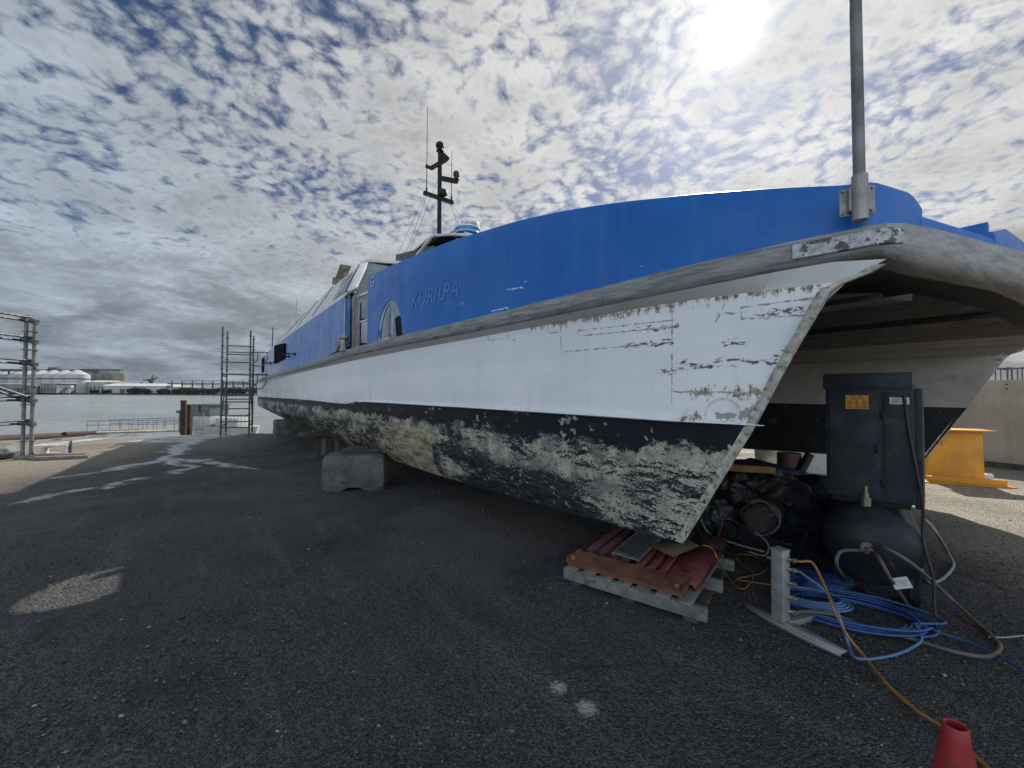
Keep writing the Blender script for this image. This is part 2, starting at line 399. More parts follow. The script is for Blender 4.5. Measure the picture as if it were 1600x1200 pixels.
def f_white(n):
    o = n.coord(); x, y, z = n.sep(o); fl = n.xyz(x, 0., z)
    wv = n.v('ADD', fl, n.v('SCALE', n.v('SUBTRACT', n.noisec(fl, 30., 3), (.5, .5, .5)), scale=.018))
    big = n.noise(n.v('MULTIPLY', fl, (.5, 1., 1.6)), 1.3, 5, .55)
    col = n.mix(n.ss(big, .35, .65), (.70, .735, .76), (.80, .815, .82))
    # overpainted lower band: slightly different white below a wavering line
    band = n.ss(n.m('ADD', z, n.m('MULTIPLY', n.noise(n.v('MULTIPLY', fl, (1.3, 1., .3)), 2., 3), .22)), 2.06, 2.10)
    col = n.mix(n.m('MULTIPLY', band, n.ss(x, .8, 2., 0., .35)), col, (.62, .655, .68))
    # streaky grime towards the stern
    aft = n.ss(x, 8., 20.)
    run = n.noise(n.v('MULTIPLY', fl, (5., 1., .35)), 1.5, 6, .7)
    col = n.mix(n.m('MULTIPLY', aft, n.ss(run, .40, .62, 0., .9)), col, (.25, .26, .28))
    col = n.mix(n.m('MULTIPLY', n.ss(run, .50, .72, 0., .32), n.ss(z, 1.5, 2.3, 1., .3)), col, (.45, .45, .44))
    fleck = n.noise(fl, 38., 6, .7); pat = n.noise(n.v('MULTIPLY', fl, (1., 1., 1.8)), 5., 5, .65)
    thin = n.m('SUBTRACT', n.minall([n.seg(wv, (a, 0, b), (c, 0, d_)) for a, b, c, d_ in SEGS]), .0020)
    thin = n.m('ADD', thin, n.m('MULTIPLY', n.m('SUBTRACT', .47, n.noise(fl, 16., 5, .65)), .034))
    col = n.mix(n.m('MULTIPLY', n.ss(thin, .003, -.002), .8), col, (.15, .125, .095))
    wv2 = n.v('ADD', fl, n.v('SCALE', n.v('SUBTRACT', n.noisec(n.v('MULTIPLY', fl, (.6, 1., 1.5)), 22., 5), (.5, .5, .5)), scale=.07))
    chip = n.minall([n.seg(wv2, (a, 0, b), (c, 0, d_)) for a, b, c, d_ in CHIPS])
    chip = n.m('SUBTRACT', chip, n.ss(n.noise(n.v('MULTIPLY', fl, (.7, 1., 2.)), 26., 5, .7), .36, .68, -.018, .030))
    col = n.mix(n.ss(chip, .009, .004), col, (.50, .47, .40)); col = n.mix(n.ss(chip, .003, -.002), col, (.075, .075, .075))
    rust = n.minall([n.seg(wv2, (a, 0, b), (c, 0, d_)) for a, b, c, d_ in RUSTY])
    rust = n.m('SUBTRACT', rust, n.ss(n.noise(n.v('MULTIPLY', fl, (2.2, 1., .8)), 9., 6, .75), .38, .74, -.008, .085))
    col = n.mix(n.m('MULTIPLY', n.ss(rust, .012, .0), .8), col, (.40, .34, .24)); col = n.mix(n.m('MULTIPLY', n.ss(rust, .0, -.012), n.ss(fleck, .42, .55)), col, (.13, .10, .065))
    # round patch near the stem and bare primer blotches
    rad = n.v('LENGTH', n.v('SUBTRACT', fl, (-.289, 0., 1.518)))
    ring = n.m('ABSOLUTE', n.m('SUBTRACT', rad, .112))
    col = n.mix(n.m('MULTIPLY', n.ss(n.m('ADD', ring, n.m('MULTIPLY', n.m('SUBTRACT', .5, pat), .05)), .012, .0), .6), col, (.45, .42, .36))
    pr = n.minall([n.seg(wv2, (-.27, 0, 1.521), (-.35, 0, 1.53)), n.seg(wv2, (-.40, 0, 1.53), (-.43, 0, 1.545))])
    col = n.mix(n.ss(n.m('ADD', pr, n.m('MULTIPLY', n.m('SUBTRACT', .5, pat), .06)), .027, .022), col, (.30, .295, .285))
    # loose specks
    spk = n.m('MULTIPLY', n.ss(n.noise(n.v('MULTIPLY', fl, (1., 1., 1.6)), 17., 4, .6), .735, .75), n.ss(n.noise(fl, 1.3, 3), .5, .6))
    col = n.mix(spk, col, (.16, .15, .13))
    # scrapes and yellow scum just above the chine
    lowm = n.ss(n.m('ADD', z, n.m('MULTIPLY', fleck, .06)), 1.545, 1.50)
    col = n.mix(n.m('MULTIPLY', lowm, n.ss(n.noise(n.v('MULTIPLY', fl, (1., 1., 3.)), 7., 6, .7), .52, .66, 0., .75)), col, (.40, .35, .25))
    wav = n.noise(n.v('MULTIPLY', fl, (.8, 1., 1.)), 1.6, 3)
    return {'Base Color': col, 'Roughness': n.ss(fleck, .3, .7, .16, .32), 'Normal': n.bump(n.m('ADD', n.m('MULTIPLY', wav, 1.), n.m('MULTIPLY', n.ss(chip, .006, 0.), -.02)), .28, .06)}
M_white = mat('hull_white', f_white, .3)

def f_anti(n):
    o = n.coord(); x, y, z = n.sep(o); fl = n.xyz(x, n.m('MULTIPLY', y, .5), z)
    wvx = n.v('ADD', fl, n.v('SCALE', n.v('SUBTRACT', n.noisec(fl, 6., 4), (.5, .5, .5)), scale=.12))
    black = n.mix(n.noise(fl, 3., 4), (.006, .008, .013), (.014, .018, .025))
    # flaked-off areas, stretched along the hull: bare grey-cream primer under the black
    stre = n.v('MULTIPLY', wvx, (.34, 1., 2.1))
    big = n.noise(n.v('MULTIPLY', fl, (.5, 1., 1.3)), 2.0, 4, .55); mid = n.noise(stre, 16., 8, .72); fin = n.noise(n.v('MULTIPLY', fl, (.7, 1., 1.3)), 70., 6, .75)
    stemd = n.m('ADD', x, n.m('MULTIPLY', n.m('SUBTRACT', z, .65), .565))            # distance behind the stem
    nearstem = n.ss(stemd, .9, .05)
    # ragged lower limit of the sound black band
    rag = n.m('ADD', n.m('ADD', z, n.m('MULTIPLY', nearstem, -.06)), n.m('MULTIPLY', n.m('SUBTRACT', n.noise(n.v('MULTIPLY', wvx, (.6, 1., 1.)), 4.5, 9, .76), .5), .62))
    inside = n.ss(rag, 1.275, 1.235)
    mott = n.m('ADD', n.m('ADD', n.m('MULTIPLY', mid, .50), n.m('MULTIPLY', fin, .50)), n.m('MULTIPLY', n.m('SUBTRACT', big, .5), .75))
    upper = n.ss(rag, 1.04, 1.20, -.022, .050)
    cream = n.m('MULTIPLY', n.ss(n.noise(n.v('MULTIPLY', wvx, (.22, 1., 2.2)), 5., 7, .68), .58, .68), .06)
    mott = n.m('ADD', n.m('ADD', mott, cream), n.m('ADD', upper, n.m('MULTIPLY', n.ss(stemd, 1.3, .0), .058)))
    fl1 = n.m('MULTIPLY', inside, n.ss(mott, .515, .538))
    # isolated flakes in the black band
    isol = n.ss(n.m('ADD', n.noise(wvx, 13., 3, .5), n.m('MULTIPLY', n.noise(fl, 1.9, 2), .25)), .785, .80)
    fl1 = n.m('MAXIMUM', fl1, n.m('MULTIPLY', isol, .9))
    prim = n.mix(n.ss(n.noise(fl, 5., 5, .6), .38, .62), (.20, .195, .175), (.47, .435, .345))
    prim = n.mix(n.m('MULTIPLY', nearstem, .45), prim, (.56, .53, .45))
    prim = n.v('SCALE', prim, scale=n.ss(fin, .3, .7, .6, 1.3))
    col = n.mix(fl1, black, prim)
    dep = n.m('MULTIPLY', inside, n.m('SUBTRACT', 1., fl1))
    col = n.mix(n.m('MULTIPLY', n.ss(n.noise(stre, 24., 8, .75), .44, .60), n.m('MULTIPLY', dep, .55)), col, (.085, .09, .10))
    # dried slime and weed over the middle of the hull, ending at a straight scraped edge
    edge = n.ss(n.m('ADD', x, n.m('MULTIPLY', n.noise(fl, 4., 4), .25)), 3.83, 3.90)
    zz = n.m('ADD', z, n.m('MULTIPLY', x, .004))
    fr = n.noise(n.v('MULTIPLY', fl, (2.2, 1., .5)), 6., 6, .7)
    lowz = n.ss(n.m('ADD', zz, n.m('MULTIPLY', n.m('SUBTRACT', fr, .5), .34)), 1.22, 1.14)
    hor = n.noise(n.v('MULTIPLY', wvx, (.5, 1., 3.)), 8., 7, .7)
    slime = n.m('MULTIPLY', n.m('MULTIPLY', edge, lowz), n.ss(n.m('ADD', hor, n.ss(x, 4.1, 6.2, .17, -.035)), .48, .545))
    sc = n.mix(n.ss(n.noise(n.v('MULTIPLY', wvx, (.5, 1., 2.)), 6., 7, .7), .35, .65), (.16, .14, .085), (.52, .46, .30))
    sc = n.mix(n.m('MULTIPLY', n.ss(fr, .5, .62), n.ss(zz, 1.0, 1.15)), sc, (.48, .46, .38))
    sc = n.v('SCALE', sc, scale=n.ss(fin, .3, .7, .65, 1.25))
    col = n.mix(n.m('MULTIPLY', slime, n.ss(x, 8., 15., .95, .18)), col, sc)
    return {'Base Color': col, 'Roughness': n.ss(fl1, 0., 1., .5, .8), 'Specular IOR Level': .22, 'Normal': n.bump(n.m('ADD', n.m('ADD', fin, n.m('MULTIPLY', mid, 1.2)), n.m('ADD', n.m('MULTIPLY', fl1, .5), n.m('MULTIPLY', slime, n.m('MULTIPLY', hor, 2.)))), .6, .012)}
M_anti = mat('antifoul_black', f_anti, .5)
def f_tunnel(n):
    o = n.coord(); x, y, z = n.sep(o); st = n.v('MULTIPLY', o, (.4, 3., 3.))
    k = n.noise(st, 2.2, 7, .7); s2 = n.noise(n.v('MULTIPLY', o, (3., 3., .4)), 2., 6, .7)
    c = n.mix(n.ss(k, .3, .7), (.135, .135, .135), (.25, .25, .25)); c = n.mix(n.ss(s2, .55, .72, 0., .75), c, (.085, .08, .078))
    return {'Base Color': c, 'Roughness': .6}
M_tunnel = mat('tunnel_grime', f_tunnel, .6)
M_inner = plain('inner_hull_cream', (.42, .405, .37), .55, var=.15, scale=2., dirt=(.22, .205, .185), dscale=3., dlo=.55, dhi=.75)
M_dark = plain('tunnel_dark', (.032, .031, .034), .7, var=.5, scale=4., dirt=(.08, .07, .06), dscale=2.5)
M_strip = plain('gunwale_paint', (.52, .52, .50), .5, var=.10, scale=2., dirt=(.30, .29, .27), dscale=4., dlo=.56, dhi=.7)
def f_fender(n):
    o = n.coord(); st = n.v('MULTIPLY', o, (.35, .35, 4.))
    k = n.noise(st, 9., 8, .7); c = n.mix(n.ss(k, .3, .7), (.13, .135, .14), (.33, .335, .335))
    f2 = n.noise(o, 5., 7, .7); c = n.mix(n.ss(f2, .56, .72), c, (.06, .058, .056))
    f3 = n.noise(n.v('MULTIPLY', o, (.5, .5, 3.)), 14., 5, .7); c = n.mix(n.ss(f3, .6, .68, 0., .6), c, (.40, .40, .40))
    return {'Base Color': c, 'Roughness': .62, 'Normal': n.bump(k, .5, .012)}
M_fender = mat('fender_rubber', f_fender, .7)
def f_bowf(n):
    o = n.coord(); x, y, z = n.sep(o); k = n.noise(n.v('MULTIPLY', o, (5., .3, 5.)), 5., 7, .7)
    c = n.mix(n.ss(k, .3, .7), (.20, .202, .20), (.38, .38, .37)); c = n.mix(n.ss(n.noise(n.v('MULTIPLY', o, (2., .35, 2.)), 5., 7, .7), .55, .75, 0., .7), c, (.10, .097, .09)); c = n.mix(n.ss(n.noise(n.v('MULTIPLY', o, (8., .25, 30.)), 2., 4, .7), .6, .68, 0., .5), c, (.42, .42, .41))
    return {'Base Color': c, 'Roughness': .55, 'Metallic': .25, 'Normal': n.bump(k, .3, .01)}
M_bowf = mat('bow_fender_metal', f_bowf, .5)
def f_blue(n):
    o = n.coord(); x, y, z = n.sep(o)
    fade = n.ss(x, 3., 9.)
    run = n.noise(n.v('MULTIPLY', o, (6., 6., .5)), 1.2, 6, .65)
    c = n.mix(n.ss(n.noise(o, 1.4, 4), .3, .7), (.006, .110, .405), (.011, .136, .46))
    c = n.mix(n.m('MULTIPLY', fade, .72), c, (.16, .25, .49))
    c = n.mix(n.m('MULTIPLY', n.ss(run, .48, .72), n.m('ADD', .10, n.m('MULTIPLY', fade, .22))), c, (.22, .30, .48))
    far = n.ss(x, 13., 19.)
    c = n.mix(n.m('MULTIPLY', far, n.ss(run, .36, .60, .35, .9)), c, (.48, .52, .63))
    chip = n.m('MULTIPLY', n.ss(n.noise(n.v('MULTIPLY', o, (.7, 1., 2.)), 17., 5, .6), .715, .73), n.ss(n.m('ADD', z, n.m('MULTIPLY', n.noise(o, 2., 3), .4)), 3.0, 2.85))
    wv = n.v('ADD', n.xyz(x, 0., z), n.v('SCALE', n.v('SUBTRACT', n.noisec(o, 30., 3), (.5, .5, .5)), scale=.03))
    scr = n.minall([n.seg(wv, a, b) for a, b in (((1.92, 0, 2.742), (1.69, 0, 2.722)), ((1.71, 0, 2.735), (1.66, 0, 2.705)), ((2.83, 0, 2.742), (2.80, 0, 2.748)), ((2.2, 0, 2.56), (1.9, 0, 2.55)), ((1.64, 0, 2.77), (1.62, 0, 2.77)))])
    c = n.mix(n.m('MAXIMUM', chip, n.ss(n.m('ADD', scr, n.m('MULTIPLY', n.m('SUBTRACT', .5, n.noise(o, 40., 3)), .02)), .007, .003)), c, (.62, .66, .70))
    scuff = n.m('MULTIPLY', n.ss(n.noise(n.v('MULTIPLY', o, (.6, .6, 5.)), 7., 7, .72), .60, .70), n.ss(n.m('ADD', z, n.m('MULTIPLY', n.noise(o, 1.5, 3), .5)), 3.05, 2.75))
    c = n.mix(n.m('MULTIPLY', scuff, .35), c, (.30, .36, .46))
    c = n.mix(n.m('MULTIPLY', n.ss(n.noise(o, 2.4, 7, .7), .55, .75), .18), c, (.10, .17, .36))
    hol = n.m('MULTIPLY', n.ss(n.voro(n.xyz(x, 0., z), 3.2), .035, .028), n.ss(x, 4.2, 4.6))
    c = n.mix(hol, c, (.02, .03, .08))
    return {'Base Color': c, 'Roughness': n.ss(n.noise(o, 3., 5), .3, .7, .28, .5), 'Specular IOR Level': .32, 'Normal': n.bump(n.m('ADD', n.noise(o, 1.6, 3), n.m('MULTIPLY', n.noise(o, 60., 3), .03)), .25, .06)}
M_blue = mat('blue_paint', f_blue, .3)
M_bluein = plain('blue_inside', (.006, .05, .26), .35, var=.2, scale=2.)
def f_cabin(n):
    o = n.coord(); run = n.noise(n.v('MULTIPLY', o, (3., 3., .5)), 1.5, 6, .7)
    c = n.mix(n.ss(run, .35, .7), (.66, .67, .67), (.44, .45, .46)); c = n.mix(n.ss(n.noise(o, 5., 6, .7), .6, .75, 0., .5), c, (.25, .24, .22))
    return {'Base Color': c, 'Roughness': .4}
M_cabin = mat('cabin_white', f_cabin, .4)
M_alu = plain('bare_aluminium', (.25, .24, .225), .5, .45, var=.2, scale=8., dirt=(.2, .17, .14), dscale=9., dlo=.58, dhi=.75, bump=.15)
M_galv = plain('galvanised_steel', (.30, .31, .32), .5, .6, var=.3, scale=9., dirt=(.12, .09, .07), dscale=7., dlo=.6, dhi=.75)
M_black = plain('black_paint', (.011, .012, .014), .55, var=.4, scale=8., spec=.25)
M_glass = plain('dark_glass', (.008, .010, .013), .2, var=.3, scale=2., spec=.15)
M_open = plain('open_window_dark', (.010, .011, .013), .95, var=.3, scale=3., spec=.02)
M_greyglass = plain('grey_glazing', (.22, .26, .30), .15, var=.2, scale=3.)
M_wirey = plain('cable_black', (.02, .02, .02), .6)

# --- hull shape tables (boat frame)
STEM = [(0., .65), (-.235, 1.065), (-.47, 1.475), (-.62, 1.78), (-.71, 1.95), (-.80, 2.12), (-.845, 2.20), (-.90, 2.245), (-.99, 2.275), (-1.045, 2.315)]
def stem_u(z):
    for (a, za), (b, zb) in zip(STEM, STEM[1:]):
        if z <= zb: return a + (b - a) * (z - za) / (zb - za)
    return STEM[-1][0]
KEEL = [(0, .65), (1.24, .58), (3.55, .48), (6.3, .42), (12.6, .34), (20, .31), (25, .40)]
CHV = [(-.47, 0), (.3, -.03), (1.3, -.09), (3.4, -.20), (5.8, -.31), (8.3, -.45), (11.2, -.60), (16, -.78), (25, -.98)]
CHZ = [(-.47, 1.478), (1.3, 1.488), (5.8, 1.488), (6.9, 1.47), (7.6, 1.41), (11.2, 1.435), (25, 1.385)]
BIV = [(-.23, 0), (1, -.06), (3.5, -.16), (6, -.27), (10, -.48), (16, -.72), (25, -.96)]
BIZ = [(-.23, 1.065), (1.2, 1.03), (3.5, .98), (6, .95), (12, .88), (20, .86), (25, .90)]
KNV = [(-.90, .06), (-.36, .03), (.12, 0), (1.2, -.07), (3, -.19), (4.5, -.31), (6.8, -.45), (9, -.53), (12, -.64), (16, -.76), (25, -1.02)]
KNZ = [(-.90, 2.25), (-.36, 2.28), (.12, 2.30), (3, 2.30), (12, 2.24), (25, 2.02)]
FEV = [(-1.0, .15), (-.89, .085), (-.65, .0), (-.41, -.05), (.04, -.11), (1.25, -.195), (3., -.31), (4.4, -.43), (6.8, -.57), (9.2, -.65), (13.5, -.785), (18, -.90), (24.9, -1.08)]
SHZ = [(-1.6, 2.536), (-1.05, 2.534), (-.85, 2.522), (-.4, 2.508), (.5, 2.50), (7, 2.50), (9, 2.46), (14, 2.42), (25, 2.26)]        # fender top height
ST = [0, .12, .3, .5, .8, 1.2, 1.7, 2.3, 3, 3.7, 4.4, 5.2, 6, 6.9, 7.6, 8.5, 10, 12, 14, 16.5, 19, 21.5, 23.3, LEN]
def row(vt, zt, start, side=1, voff=0.):
    out = []
    for U in ST:
        u = U + start * (1 - min(1, U / 3.))
        out.append((u, voff + side * smooth_tab(vt, u), smooth_tab(zt, u)))
    return out
def between(a, b, k, bulge=0.):
    out = []
    for i in range(1, k):
        t = i / k; out.append([(p_[0] + (q_[0] - p_[0]) * t, p_[1] + (q_[1] - p_[1]) * t + bulge * sin(pi * t) * min(1, max(0, (p_[0] + .3) / 4)), p_[2] + (q_[2] - p_[2]) * t) for p_, q_ in zip(a, b)])
    return out
def stemfix(rows_):           # put every row's first station exactly on the stem curve
    for r_ in rows_:
        z = r_[0][2]; r_[0] = (stem_u(z), r_[0][1], z)
    return rows_
keel = row([(0, 0), (1, 0)], KEEL, 0.); bil = row(BIV, BIZ, -.235); chi = row(CHV, CHZ, -.47)
kno = row(KNV, KNZ, -.90)
gun = [(u_ if i else -1.045, smooth_tab(FEV, u_) + .03 if i else .12, smooth_tab(SHZ, u_) - .15) for i, (u_, _, _) in enumerate(row(KNV, KNZ, -1.0))]
gun[0] = (-1.05, .125, 2.338)
def mirror(rows_): return [[(u_, SP - v_, z_) for u_, v_, z_ in r_] for r_ in rows_]
INV = lambda tab, k: [(a, -b * k) for a, b in tab]
ichi = row([(-.47, .035), (1, .14), (3, .30), (6, .42), (12, .62), (25, .9)], CHZ, -.47)
ibil = row([(-.23, .03), (1, .09), (3, .2), (6, .3), (12, .5), (25, .85)], BIZ, -.235)
itop = row([(-.88, .04), (.5, .25), (3, .45), (6, .5), (12, .66), (25, .92)], [(-.9, 2.235), (0, 2.235), (25, 2.1)], -.88)
ikeel = [(u_, v_ + .03, z_) for u_, v_, z_ in keel]
def hull_mesh(far):
    mb = MB(); f = (lambda r_: mirror(r_)) if far else (lambda r_: r_)
    lo = stemfix([keel] + between(keel, bil, 5, -.05) + [bil] + between(bil, chi, 4, -.02) + [chi])
    hi = stemfix([chi] + between(chi, kno, 9, -.012) + [kno])
    gs = [kno] + between(kno, gun, 2) + [gun]
    for rows_, mi in ((lo, 0), (hi, 1), (gs, 2)):
        mb.cur = mi; mb.grid([[L(*q_) for q_ in r_] for r_ in f(rows_)])
    ilo = stemfix([ikeel] + between(ikeel, ibil, 3) + [ibil] + between(ibil, ichi, 3) + [ichi]); ihi = stemfix([ichi] + between(ichi, itop, 8) + [itop])
    for rows_, mi in ((ilo, 0), (ihi, 3)):
        mb.cur = mi; mb.grid([[L(*q_) for q_ in r_] for r_ in f(rows_)])
    # keel sole and transom
    mb.cur = 0; mb.grid([[L(*q_) for q_ in r_] for r_ in f([keel, ikeel])])
    out = [r_[-1] for r_ in lo] + [r_[-1] for r_ in hi[1:]] + [gun[-1]] + [r_[-1] for r_ in reversed(ihi)] + [r_[-1] for r_ in reversed(ilo)]
    out = [(LEN, (SP - b) if far else b, c) for a, b, c in out]
    mb.cur = 1; mb.add([L(*q_) for q_ in out], [tuple(range(len(out)))])
    return mb
M_anti2 = plain('antifoul_inner', (.014, .017, .021), .55, var=.4, scale=5., dirt=(.16, .15, .12), dscale=7., dlo=.6, dhi=.72)
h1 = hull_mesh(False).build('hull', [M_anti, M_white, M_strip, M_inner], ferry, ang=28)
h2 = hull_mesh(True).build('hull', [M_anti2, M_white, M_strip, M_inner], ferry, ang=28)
# stem bars: the blunt leading edges
M_stem = plain('stem_edge', (.42, .40, .35), .7, var=.35, scale=22., dirt=(.15, .135, .115), dscale=24., dlo=.5, dhi=.64)
for far in (False, True):
    mb = MB(); pts = [(a - .004, b) for a, b in STEM]
    f = (lambda v_: SP - v_) if far else (lambda v_: v_)
    rows_ = []
    for i, (a, b) in enumerate(pts):
        k = 0. if b < 2.2 else (b - 2.2) * .9
        rows_.append([L(a + .05, f(-.006 + k), b), L(a, f(.0 + k), b - .004), L(a, f(.024 + k), b - .004), L(a + .05, f(.036 + k), b)])
    mb.grid(rows_); mb.build('stem_bar', M_stem, ferry)
# spray rail along the chine
for far in (False, True):
    mb = MB(); path = []
    for i in range(40):
        u_ = -.50 + 7.3 * i / 39
        v_ = smooth_tab(CHV, max(u_, -.47)); z_ = smooth_tab(CHZ, max(u_, -.47))
        k = max(.06, min(1, (u_ + .52) / .3)) * min(1, (6.85 - u_) / .5)
        path.append((L(u_ - (.03 if i == 0 else 0), SP - v_ if far else v_, z_), Vector((0, -1 if far else 1, 0)) * k, (0, 0, max(.08, min(1., i / 3.)))))
    mb.sweep(path, [(-.015, .035), (.030, .016), (.040, -.006), (.030, -.014), (-.015, -.018)])
    mb.build('spray_rail', M_white if not far else M_tunnel, ferry, ang=50)

# --- plan curve of the sheer: near side stern -> bow corner -> front -> mirrored
def sheer_path():
    P = []
    for u_ in (LEN, 22, 19, 16.5, 14, 12, 10, 8.5, 7.5, 6.5, 6.0, 5.6, 4.8, 4.2, 3.6, 3, 2.4, 1.8, 1.25, .8, .4, .04, -.2, -.41, -.55, -.68, -.80, -.89):
        P.append((u_, smooth_tab(FEV, u_)))
    P += [(-.985, .122), (-1.045, .168), (-1.085, .235), (-1.115, .33), (-1.155, .5), (-1.184, .62)]
    P += [(-1.39 - .11 * sin((v_ - 1.47) / (SP - 2.94) * pi), v_) if v_ > 1.47 else (-1.155 - .235 * (v_ - .5) / .97, v_) for v_ in (.75, 1.1, 1.47, 2, 2.6, SP / 2)]
    Q = [(a, SP - b) for a, b in reversed(P[:-1])]
    return P + Q
PLAN = sheer_path()
def plan_frames(pl, inset=0.):
    out = []
    for i, (u_, v_) in enumerate(pl):
        a = Vector(pl[max(i - 1, 0)]); b = Vector(pl[min(i + 1, len(pl) - 1)]); t = (b - a).normalized()
        o_ = Vector((-t.y, t.x)) * 1.0          # outward candidates
        if o_.dot(Vector((u_ - 8, v_ - SP / 2)).normalized()) < 0: o_ = -o_
        p_ = Vector((u_, v_)) - o_ * inset
        out.append((p_, o_))
    return out
FR = plan_frames(PLAN)
ICN = [i for i, (u_, v_) in enumerate(PLAN) if u_ < -.7]
mbS, mbF = MB(), MB()
def fprof(h, wd): return [(-.09, 0), (wd - .012, 0), (wd - .003, -.004), (wd, -.014), (wd, -.55 * h), (wd * .86, -.74 * h), (wd * .5, -.91 * h), (-.01, -h), (-.09, -h)]
def frame_local(idx, z=None):
    p_, o_ = FR[idx]; z_ = smooth_tab(SHZ, PLAN[idx][0]) if z is None else z
    return (L(p_.x, p_.y, z_), Vector((o_.x, -o_.y, 0)), Vector((0, 0, 1)))
c0 = next(i for i, q_ in enumerate(PLAN) if q_[1] > .16 and q_[0] < -.9); c1 = len(PLAN) - 1 - c0
for rng, nm, far in ((range(0, c0 + 1), 'side_fender', 0), (range(c1, len(PLAN)), 'side_fender', 1)):
    mb = MB(); pth = [frame_local(i) for i in rng]; pth = [(p_ - o_ * .05, o_, u_) for p_, o_, u_ in pth]
    mb.sweep(pth, fprof(.155, .05)); mb.build(nm, M_fender, ferry, ang=50)
mb = MB(); pth = [frame_local(i) for i in range(c0, c1 + 1)]
rows_ = []
for j, (p_, o_, u_) in enumerate(pth):
    t = min(1, min(j, len(pth) - 1 - j) / 3.); h = .155 + .050 * t; wd = .05 + .015 * t
    rows_.append([p_ - o_ * .05 + o_ * a + u_ * (b + .006 * t) for a, b in fprof(h, wd)])
k = len(rows_[0]); vs = [q_ for r_ in rows_ for q_ in r_]
mb.add(vs, [(i * k + j, i * k + (j + 1) % k, (i + 1) * k + (j + 1) % k, (i + 1) * k + j) for i in range(len(rows_) - 1) for j in range(k)])
mb.build('bow_fender', M_bowf, ferry, ang=50)
# scuffed wear plate on the fender corner
wp = MB(); ii = [i for i in range(len(PLAN)) if -1.09 < PLAN[i][0] < -.66 and PLAN[i][1] < 1]
wp.sweep([(lambda f_: (f_[0] - f_[1] * .05, f_[1], f_[2]))(frame_local(i)) for i in ii], [(.052, -.025), (.058, -.03), (.058, -.105), (.052, -.11)])
M_wear = plain('wear_plate', (.33, .34, .35), .5, .3, var=.35, scale=22., dirt=(.07, .065, .06), dscale=14., dlo=.52, dhi=.56)
wp.build('wear_plate', M_wear, ferry)
# deck
mb = MB(); N2 = (len(PLAN) + 1) // 2
rows_ = [[L(PLAN[i][0] + (.06 if PLAN[i][0] < -.9 else 0), PLAN[i][1] + .06 + (PLAN[-1 - i][1] - PLAN[i][1] - .12) * t, smooth_tab(SHZ, PLAN[i][0]) - .05) for t in (0, .25, .5, .75, 1)] for i in range(N2)]
mb.grid(rows_); M_deck = plain('deck_grey', (.22, .23, .24), .8, var=.2, scale=4.)
mb.build('deck', M_deck, ferry)
# wet deck underside between the hulls: stepped longitudinal strakes
WD = [(.30, 2.235, 0), (.52, 2.245, 1), (.53, 2.215, 0), (.80, 2.225, 0), (.81, 2.27, 1), (2.05, 2.275, 1), (2.06, 2.235, 2), (3.70, 2.24, 2), (3.72, 2.27, 0), (4.95, 2.262, 0), (5.05, 2.235, 0), (6.25, 2.233, 0)]
mb = MB()
def bow_u(v_):
    v_ = min(v_, SP - v_)
    return -1.02 if v_ < .45 else -1.155 - .235 * (v_ - .5) / .97 if v_ < 1.47 else -1.39 - .11 * sin((v_ - 1.47) / (SP - 2.94) * pi)
ulist = [-1.6, -1.3, -.9, -.5, 0, .5, 1, 2, 4, 8, 14, LEN]
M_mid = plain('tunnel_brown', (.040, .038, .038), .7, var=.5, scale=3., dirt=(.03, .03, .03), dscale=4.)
for (a, za, ma), (b, zb, _) in zip(WD, WD[1:]):
    mb.cur = {0: 0, 1: 1, 2: 2}[ma]
    mb.grid([[L(max(u_, bow_u(a) + .22), a, za - .004 * max(0, u_)), L(max(u_, bow_u(b) + .22), b, zb - .004 * max(0, u_))] for u_ in ulist])
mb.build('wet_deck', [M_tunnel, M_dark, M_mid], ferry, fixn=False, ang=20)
# transom bulkhead closing the tunnel roof
mb = MB(); mb.box(L(LEN - .05, SP / 2, 2.2), (.06, SP, .18)); mb.build('stern_beam', M_cabin, ferry)

